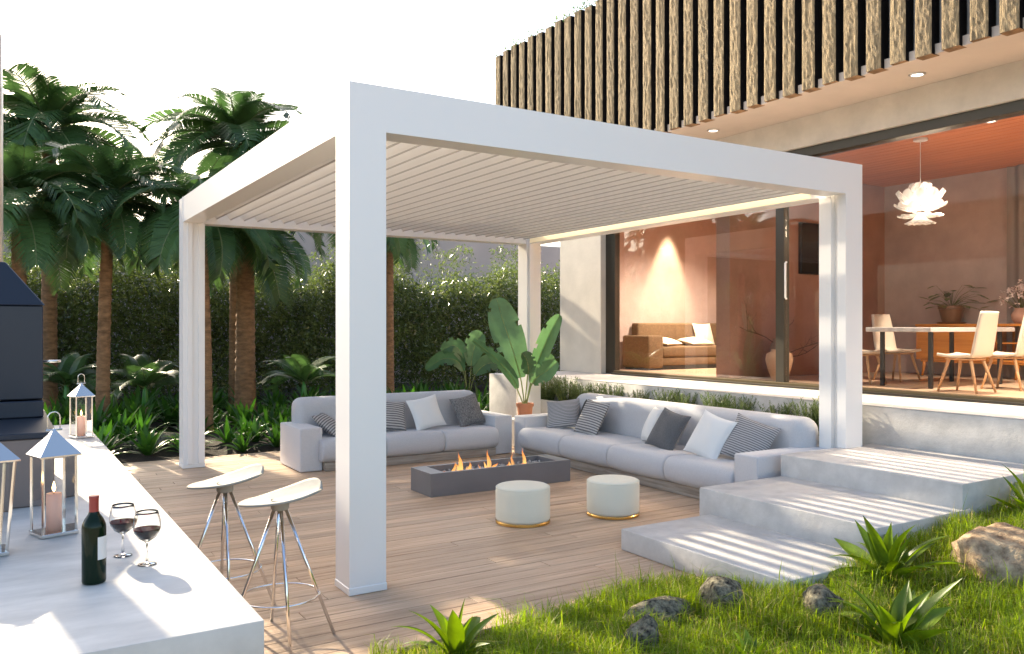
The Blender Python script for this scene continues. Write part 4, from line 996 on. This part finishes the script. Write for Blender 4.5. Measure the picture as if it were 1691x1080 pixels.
# bamboo hedge
def hedge():
    N_ = 170000; rs = np.random.RandomState(3)
    x = rs.uniform(-6, 12.5, N_); zz = rs.beta(1.25, 1.2, N_); top = 3.15 + 0.22 * np.sin(x * 1.3) + 0.18 * np.sin(x * 3.7 + 1) + 0.12 * np.sin(x * 9.1)
    z = 0.15 + zz * (top - 0.15) + rs.exponential(0.10, N_); d = rs.beta(1.0, 1.6, N_) * 1.7
    y = 14.35 + d + 0.15 * np.sin(x * 2.1 + z * 1.7) + 0.10 * np.sin(x * 5.3 - z * 3.1)
    keep = np.ones(N_, bool); keep &= ~((z < 0.95) & (rs.random_sample(N_) < 0.05))
    x, y, z = x[keep], y[keep], z[keep]; n_ = len(x)
    p = np.stack([x, y, z], 1)
    az = rs.uniform(0, 2 * PI, n_); el = rs.uniform(-1.25, 0.25, n_)
    dd = np.stack([np.cos(az) * np.cos(el), np.sin(az) * np.cos(el), np.sin(el)], 1)
    ln = rs.uniform(0.075, 0.15, n_)[:, None]
    up = rs.normal(0, 1, (n_, 3)); s_ = np.cross(dd, up); s_ /= np.linalg.norm(s_, axis=1)[:, None]; wd = ln * 0.15
    v = np.stack([p, p + dd * ln * 0.4 + s_ * wd, p + dd * ln, p + dd * ln * 0.4 - s_ * wd], 1).reshape(-1, 3)
    me = bpy.data.meshes.new('bamboo_hedge'); f = np.arange(n_ * 4).reshape(-1, 4)
    me.from_pydata(v.tolist(), [], f.tolist()); me.materials.append(M['bamboo']); me.update()
    o = bpy.data.objects.new('bamboo_hedge', me); COL.objects.link(o)
    tag(o, 'dense dark green bamboo hedge behind the palms and the deck', 'hedge', kind='stuff')
hedge()
rs = random.Random(11)
def culm(x, y, h, leafy_top, label, grp, slant=0.0):
    t = thing('bamboo_stalk', label, 'bamboo', (x, y, 0.0), grp); mb = MB(); n = int(h / 0.28); pts = []; rad = []
    for k in range(n + 1):
        tt = k / n; zz = h * tt
        for dz, rr in ((-0.012, 1.0), (0.0, 1.22), (0.012, 1.0)):
            pts.append((slant * tt * tt + 0.02 * math.sin(k), 0.02 * math.cos(k * 1.3), max(0, zz + dz))); rad.append(mix(0.022, 0.010, tt) * rr)
    c = MB().tube(pts, rad, 6).build('culm', M['culm'], None, True); c.parent = t
    if leafy_top:
        mb = MB()
        for i in range(330):
            tt = 1 - rs.random() ** 1.4 * 0.42; zc = h * tt + 0.1; a = rs.uniform(0, 2 * PI); r = 0.42 * math.sqrt(rs.random()) * (1.2 - tt * 0.5)
            p = Vector((slant * tt * tt + r * math.cos(a), r * math.sin(a), zc - r * 0.45)); d = Vector((rs.uniform(-1, 1), rs.uniform(-1, 1), rs.uniform(-1.3, 0.1))).normalized() * rs.uniform(0.08, 0.14)
            s_ = d.cross(Vector((rs.uniform(-1, 1), rs.uniform(-1, 1), 0.4))).normalized() * 0.014
            mb.add([p, p + d * 0.4 + s_, p + d, p + d * 0.4 - s_], [(0, 1, 2, 3)])
        l = mb.build('leaves', M['bamboo'], None); l.parent = t; l['kind'] = 'stuff'
for i in range(24):
    x = -3.2 + i * 0.60 + rs.uniform(-.15, .15)
    culm(x, 14.15 + rs.uniform(0, 0.5), rs.uniform(3.5, 4.4), True, 'tall thin bamboo stalk with sparse leafy top rising above the hedge', 'bamboo stalks above the hedge', 1.1 if i == 21 else rs.uniform(-.15, .15))
for i in range(60):
    x = -4.0 + i * 0.26 + rs.uniform(-.1, .1)
    culm(x, 13.95 + rs.uniform(0, 0.3), rs.uniform(2.2, 3.0), False, 'thin bare bamboo stalk at the foot of the hedge', 'bare bamboo stalks in the hedge', rs.uniform(-.1, .1))
gw = tag(bx('garden_wall', (-14, 18.5, -0.2), (18, 18.8, 4.6), M['backwall'], None, 0.01, org=(1, 18.6, -0.2)), 'high plain plaster garden wall behind the bamboo hedge', 'wall')

# strap leaved clumps in the bed
def clump_mesh(seed, n=22, L=0.48, wd=0.026, m='lily'):
    rg = random.Random(seed); mb = MB()
    for i in range(n):
        a = i * 2.4 + rg.uniform(-.3, .3); q = i / n; el = mix(1.35, 0.45, q) + rg.uniform(-.15, .15); l = L * rg.uniform(0.75, 1.1); p = Vector((0.02 * math.cos(a), 0.02 * math.sin(a), 0)); pts = [p]; k = 6
        for s_ in range(k):
            e = el - (0.25 + 0.9 * q) * (s_ / k) ** 1.6; p = p + Vector((math.cos(a) * math.cos(e), math.sin(a) * math.cos(e), math.sin(e))) * l / k; pts.append(p)
        side = Vector((-math.sin(a), math.cos(a), 0)); base = len(mb.v)
        for s_, pp in enumerate(pts):
            t = s_ / k; ww = wd * (0.5 + 1.0 * math.sin(PI * min(1, 0.15 + t * 0.72))) * (1 - t ** 4) + 0.001
            mb.v += [tuple(pp - side * ww + Vector((0, 0, ww * 0.35))), tuple(pp), tuple(pp + side * ww + Vector((0, 0, ww * 0.35)))]
        for s_ in range(k):
            b = base + 3 * s_; mb.f += [(b, b + 1, b + 4, b + 3), (b + 1, b + 2, b + 5, b + 4)]; mb.m += [0, 0]
    return mb.mesh('clump', M[m], True)
CM = [clump_mesh(i) for i in range(5)]
rg = random.Random(31); placed = []
def ok(x, y, r):
    return all((x - a) ** 2 + (y - b) ** 2 > r * r for a, b in placed)
tries = 0
while len(placed) < 120 and tries < 4000:
    tries += 1; y = 6.9 + 6.2 * rg.random() ** 1.3; x = rg.uniform(-1.9, 6.8)
    d = (x + 2) * .527 + (y + 5.29) * .85; lx = ((x + 2) * .85 - (y + 5.29) * .527) / d * 1371 + 845
    if lx < 60 or lx > 870 or not ok(x, y, 0.30): continue
    if x > 4.4 and y < 8.6: continue
    if math.hypot(x + 0.05, y - 7.75) < 0.45: continue
    placed.append((x, y))
for i, (x, y) in enumerate(placed):
    o = bpy.data.objects.new('strap_leaf_plant', CM[i % 5]); COL.objects.link(o); k = rg.uniform(0.75, 1.15) * (1.0 if y < 9 else 1.25)
    o.location = (x, y, 0.02 if y > 7.4 else -0.02); o.rotation_euler = (0, 0, rg.uniform(0, 6)); o.scale = (k, k, k * rg.uniform(0.9, 1.15))
    tag(o, 'green strap leaved plant in the mulched bed behind the deck', 'plant', 'strap leaved plants in the garden bed')

# rocks
def rock(label, loc, size, seed, m, rotz=0.0, parent=None):
    bm = bmesh.new(); bmesh.ops.create_icosphere(bm, subdivisions=4, radius=1.0); rs_ = np.random.RandomState(seed)
    dirs = rs_.normal(0, 1, (16, 3)); dirs /= np.linalg.norm(dirs, axis=1)[:, None]; offs = rs_.uniform(0.62, 0.98, 16); ph = rs_.uniform(0, 6, 12)
    for v in bm.verts:
        n = np.array(v.co); k = 1.0
        for d, o_ in zip(dirs, offs):
            c = float(n @ d)
            if c > 0: k = min(k, o_ / max(c, 1e-3))
        k = min(k, 1.0)
        k += 0.035 * math.sin(5 * n[0] + ph[0]) * math.sin(6 * n[1] + ph[1]) + 0.02 * math.sin(13 * n[2] + ph[2] + 9 * n[0]) + 0.018 * math.sin(23 * n[1] + 17 * n[0] + ph[3]) + 0.012 * math.sin(41 * n[2] + 31 * n[1] + ph[4]) * math.sin(37 * n[0])
        v.co = Vector((n[0] * k * size[0], n[1] * k * size[1], n[2] * k * size[2]))
    me = bpy.data.meshes.new('rock'); bm.to_mesh(me); bm.free(); me.materials.append(m); me.polygons.foreach_set('use_smooth', [True] * len(me.polygons)); me.update()
    o = bpy.data.objects.new('rock', me); COL.objects.link(o); o.location = loc; o.rotation_euler = (0, 0, rotz)
    return tag(o, label, 'rock')
rock('long lichen covered rock in the bed beside the left pergola post', (-0.02, 7.75, 0.06), (0.52, 0.25, 0.25), 2, M['rock'], R(-20))
rock('low dark mossy rock at the lawn edge, left of the other dark rock', (1.30, -1.60, 0.08), (0.29, 0.16, 0.12), 3, M['rock'], 0.2)
rock('dark elongated rock at the lawn edge, before the lowest step', (1.76, -1.66, 0.12), (0.27, 0.15, 0.16), 4, M['rock'], 0.6)
rock('small grey rock at the bottom picture edge in the grass', (0.90, -1.90, 0.12), (0.12, 0.13, 0.16), 5, M['rock'], 0.0)
rock('small round dark rock alone in the middle of the lawn', (2.16, -2.06, 0.14), (0.16, 0.14, 0.12), 6, M['rock'], 0.5)
rock('big sandy boulder at the right edge of the lawn', (3.72, -2.38, 0.22), (0.52, 0.40, 0.32), 8, M['rock_pale'], 0.3)

# large foreground plants: every leaf its own part
def leaf_mesh(seed, L, wd, bend):
    rg = random.Random(seed); mb = MB(); k = 9; p = Vector((0, 0, 0)); base = 0
    for s_ in range(k + 1):
        t = s_ / k; ww = wd * (0.35 + 0.75 * math.sin(PI * min(1, 0.10 + t * 0.80)) ** 1.1) * (1 - t ** 5) + 0.0008
        mb.v += [(p.x, -ww, p.z + ww * 0.45), (p.x, -ww * 0.5, p.z + ww * 0.15), (p.x, 0, p.z), (p.x, ww * 0.5, p.z + ww * 0.15), (p.x, ww, p.z + ww * 0.45)]
        a = -bend * t ** 1.4; p = p + Vector((math.cos(a), 0, math.sin(a))) * L / k
    for s_ in range(k):
        for c in range(4):
            b = 5 * s_ + c; mb.f.append((b, b + 1, b + 6, b + 5)); mb.m.append(0)
    return mb.mesh('leaf', M['lily_near'], True)
LM = [leaf_mesh(i, 0.33 * q_, w_, b) for i, (b, q_, w_) in enumerate(((0.2, 1.05, 0.034), (0.75, 1.0, 0.030), (1.35, 0.95, 0.028), (0.45, 0.8, 0.036), (1.0, 1.15, 0.026)))]
def big_clump(label, x, y, sc, n, seed, z=None):
    t = thing('strap_leaf_plant', label, 'plant', (x, y, (lawn_z(x, y) if z is None else z) - 0.01)); rg = random.Random(seed)
    for i in range(n):
        q = i / n; az = i * 2.4 + rg.uniform(-.3, .3); el = mix(84, 22, q ** 0.9) + rg.uniform(-7, 7)
        inst('leaf', rg.choice(LM if q > 0.35 else LM[:2] + LM[3:4]), t, (0.018 * math.cos(az), 0.018 * math.sin(az), 0), (rg.uniform(-.35, .35), -R(el), az), sc * rg.uniform(0.62, 1.15))
    return t
big_clump('broad leaved green plant at the bottom edge on the deck side of the lawn', 0.10, -1.33, 1.12, 16, 1)
big_clump('large strap leaved plant beside the right corner of the lowest step', 3.02, -1.92, 1.4, 26, 2)
big_clump('strap leaved plant in the right foreground, cut by the bottom edge', 2.02, -2.62, 1.35, 22, 3)
big_clump('strap leaved plant at the right picture edge beside the highest step', 4.75, -1.98, 1.4, 20, 4)
big_clump('small strap leaved plant at the bottom edge between the grass tufts', 1.25, -2.35, 0.75, 9, 6)

# grass
def grass():
    rs_ = np.random.RandomState(5); N_ = 125000
    x = rs_.uniform(-0.3, 5.8, N_); y = -0.98 - 2.9 * rs_.random_sample(N_) ** 1.15
    edge = -1.02 - 0.10 * np.sin(x * 3.3) - 0.07 * np.sin(x * 7.9 + 1) - 0.18 * np.clip(0.9 - x, 0, 1) ** 1.0
    keep = y < edge
    keep &= ~((x > 2.25) & (y > SY - 0.015) & (x < 5.75))
    keep &= ~((x > 5.7))
    keep &= ((x + 2) * .527 + (y + 5.29) * .85) > 2.4
    for (rx, ry, rr) in ((1.28, -1.62, .12), (1.72, -1.68, .15), (0.90, -1.90, .08), (2.16, -2.06, .10), (3.6, -2.4, .30)): keep &= ((x - rx) ** 2 + (y - ry) ** 2) > rr * rr
    x, y = x[keep], y[keep]; n_ = len(x)
    z = np.array([lawn_z(a, b) for a, b in zip(x, y)]) - 0.012
    clumpn = 0.5 + 0.5 * np.sin(x * 6.1 + 1.3 * np.sin(y * 5)) * np.sin(y * 7.3 + 1.1 * np.sin(x * 4))
    h = rs_.uniform(0.06, 0.19, n_) * (0.55 + 0.85 * clumpn) ; tall = rs_.random_sample(n_) < 0.03; h[tall] *= rs_.uniform(1.3, 1.9, tall.sum())
    az = rs_.uniform(0, 2 * PI, n_); lean = rs_.uniform(0.15, 1.25, n_)
    wd = rs_.uniform(0.0014, 0.0030, n_)
    d = np.stack([np.cos(az), np.sin(az), np.zeros(n_)], 1); s_ = np.stack([-np.sin(az + rs_.uniform(-.8, .8, n_)), np.cos(az), np.zeros(n_)], 1) * wd[:, None]
    p0 = np.stack([x, y, z], 1); up = np.array([0, 0, 1.0])
    p1 = p0 + up * (h * 0.55)[:, None] + d * (h * 0.18 * lean)[:, None]
    p2 = p0 + up * (h * (0.98 - 0.35 * lean))[:, None] + d * (h * 0.75 * lean)[:, None]
    v = np.stack([p0 - s_, p0 + s_, p1 - s_ * 0.9, p1 + s_ * 0.9, p2], 1).reshape(-1, 3)
    k = np.arange(n_)[:, None] * 5
    q = (k + np.array([[0, 1, 3, 2]])).tolist(); t = (k + np.array([[2, 3, 4]])).tolist()
    me = bpy.data.meshes.new('lawn_grass'); me.from_pydata(v.tolist(), [], q + t); me.materials.append(M['grass']); me.update()
    o = bpy.data.objects.new('lawn_grass', me); COL.objects.link(o); tag(o, 'bright green uneven lawn grass in the right foreground', 'grass', kind='stuff')
grass()

# potted strelitzia between the sofas, and one in the bed
def big_leaf(name, pts, wd, parent, fold=0.35, seed=0, stem=0.35):
    """pts: control points of petiole + midrib in parent space; blade starts at fraction stem."""
    rg = random.Random(seed); P_ = [Vector(p) for p in pts]; n = 26; ctr = []
    for i in range(n + 1):
        t = i / n * (len(P_) - 1); k = min(len(P_) - 2, int(t)); f = t - k
        a = P_[max(0, k - 1)]; b = P_[k]; c = P_[k + 1]; d = P_[min(len(P_) - 1, k + 2)]
        ctr.append(0.5 * ((2 * b) + (c - a) * f + (2 * a - 5 * b + 4 * c - d) * f * f + (3 * b - a - 3 * c + d) * f ** 3))
    mb = MB().tube(ctr, [mix(0.011, 0.003, i / n) for i in range(n + 1)], 6)
    st_ = mb.build('leaf_stalk', M['stem'], parent, True)
    mb = MB(); i0 = int(stem * n); m = 7
    for i in range(i0, n + 1):
        t = (i - i0) / (n - i0); d = (ctr[min(n, i + 1)] - ctr[max(0, i - 1)]).normalized()
        view = Vector((-0.5, -0.85, 0.25)); side = d.cross(view).normalized(); nrm = side.cross(d).normalized()
        wv = wd * (math.sin(PI * (0.04 + 0.93 * t)) ** 0.6) + 0.002
        for j in range(-m, m + 1):
            s_ = j / m; mb.v.append(tuple(ctr[i] + side * s_ * wv + nrm * (fold * abs(s_) * wv + 0.006 * math.sin(i * 2.2 + j)) + d * (-0.0 * abs(s_))))
    wdt = 2 * m + 1
    tears = {(rg.randrange(3, n - i0 - 2), rg.choice((0, 1))) for _ in range(5)}
    for i in range(n - i0):
        for j in range(2 * m):
            if ((i, 0) in tears and j < m - 3) or ((i, 1) in tears and j > m + 2): 
                if (j in (0, 1, 2 * m - 1, 2 * m - 2)): continue
            a = i * wdt + j; mb.f.append((a, a + 1, a + wdt + 1, a + wdt)); mb.m.append(0)
    b = mb.build('leaf', M['banana'], parent, True)
    return b
sx_, sy_ = 4.78, 5.28
sp = thing('potted_strelitzia', 'strelitzia with large paddle leaves in a terracotta pot between the sofas', 'plant', (sx_, sy_, 0))
MB().lathe([(0.10, 0.41), (0.12, 0.60), (0.135, 0.602), (0.135, 0.65), (0.115, 0.65), (0.11, 0.62), (0.001, 0.62)], 28, (sx_, sy_, 0), 0, True).build('pot', M['terracotta'], sp, 'auto')
bx('stand', (sx_ - 0.2, sy_ - 0.2, 0.002), (sx_ + 0.3, sy_ + 0.3, 0.409), M['concrete'], sp, 0.006)
Rv = Vector((0.85, -0.527, 0)); Fv = Vector((0.527, 0.85, 0)); b0 = Vector((sx_, sy_, 0.62))
def rel(r, u, f=0.0): return b0 + Rv * r + Vector((0, 0, u)) + Fv * f
big_leaf('l', [rel(-.01, 0), rel(-.06, .38), rel(-.19, .85), rel(-.34, 1.30, .1), rel(-.43, 1.62, .15)], 0.24, sp, 0.18, 1, 0.30)
big_leaf('l', [rel(.02, 0), rel(.10, .40), rel(.22, .72), rel(.38, 1.10, -.1), rel(.52, 1.36, -.12)], 0.13, sp, 0.75, 2, 0.32)
big_leaf('l', [rel(.02, 0), rel(.10, .32), rel(.18, .50, .1), rel(.30, .62, .15), rel(.46, .70, .15)], 0.16, sp, 0.3, 3, 0.34)
big_leaf('l', [rel(.01, 0), rel(.08, .26), rel(.18, .42, -.1), rel(.33, .53, -.15), rel(.48, .66, -.2)], 0.15, sp, 0.5, 4, 0.36)
big_leaf('l', [rel(-.02, 0), rel(-.10, .20), rel(-.20, .42), rel(-.45, .72, -.1), rel(-.78, .98, -.15)], 0.085, sp, 0.9, 5, 0.34)
big_leaf('l', [rel(0, 0), rel(.03, .35), rel(.05, .55, -.1), rel(.02, .70, -.2), rel(-.05, .80, -.3)], 0.12, sp, 0.5, 6, 0.4)
bp_ = thing('garden_strelitzia', 'dark strelitzia growing in the bed behind the potted one', 'plant', (7.1, 11.3, 0.03)); b0 = Vector((7.1, 11.3, 0.03))
big_leaf('l', [rel(0, 0), rel(-.05, .5), rel(-.2, .95), rel(-.55, 1.05), rel(-.95, .80)], 0.17, bp_, 0.5, 7, 0.42)
big_leaf('l', [rel(0, 0), rel(.05, .6), rel(.1, 1.1), rel(.2, 1.45), rel(.35, 1.62)], 0.24, bp_, 0.3, 8, 0.4)
big_leaf('l', [rel(0, 0), rel(-.05, .6), rel(-.12, 1.1), rel(-.32, 1.35), rel(-.6, 1.22)], 0.18, bp_, 0.4, 9, 0.45)
big_leaf('l', [rel(0, 0), rel(.1, .5), rel(.25, .8), rel(.5, .95), rel(.8, .9)], 0.2, bp_, 0.3, 10, 0.4)
bl = tag(bx('bollard', (4.30, 6.02, 0.002), (4.42, 6.14, 0.62), M['concrete'], None, 0.006, org=(4.36, 6.08, 0)), 'short square concrete post behind the sofa corner', 'post')
o = bpy.data.objects.new('strap_leaf_plant', clump_mesh(77, 14, 0.4, 0.02, 'lily_near')); COL.objects.link(o); o.location = (4.28, 6.85, 0.0); o.scale = (1.3, 1.3, 1.5)
tag(o, 'sunlit yellow green plant beside the short concrete post', 'plant')
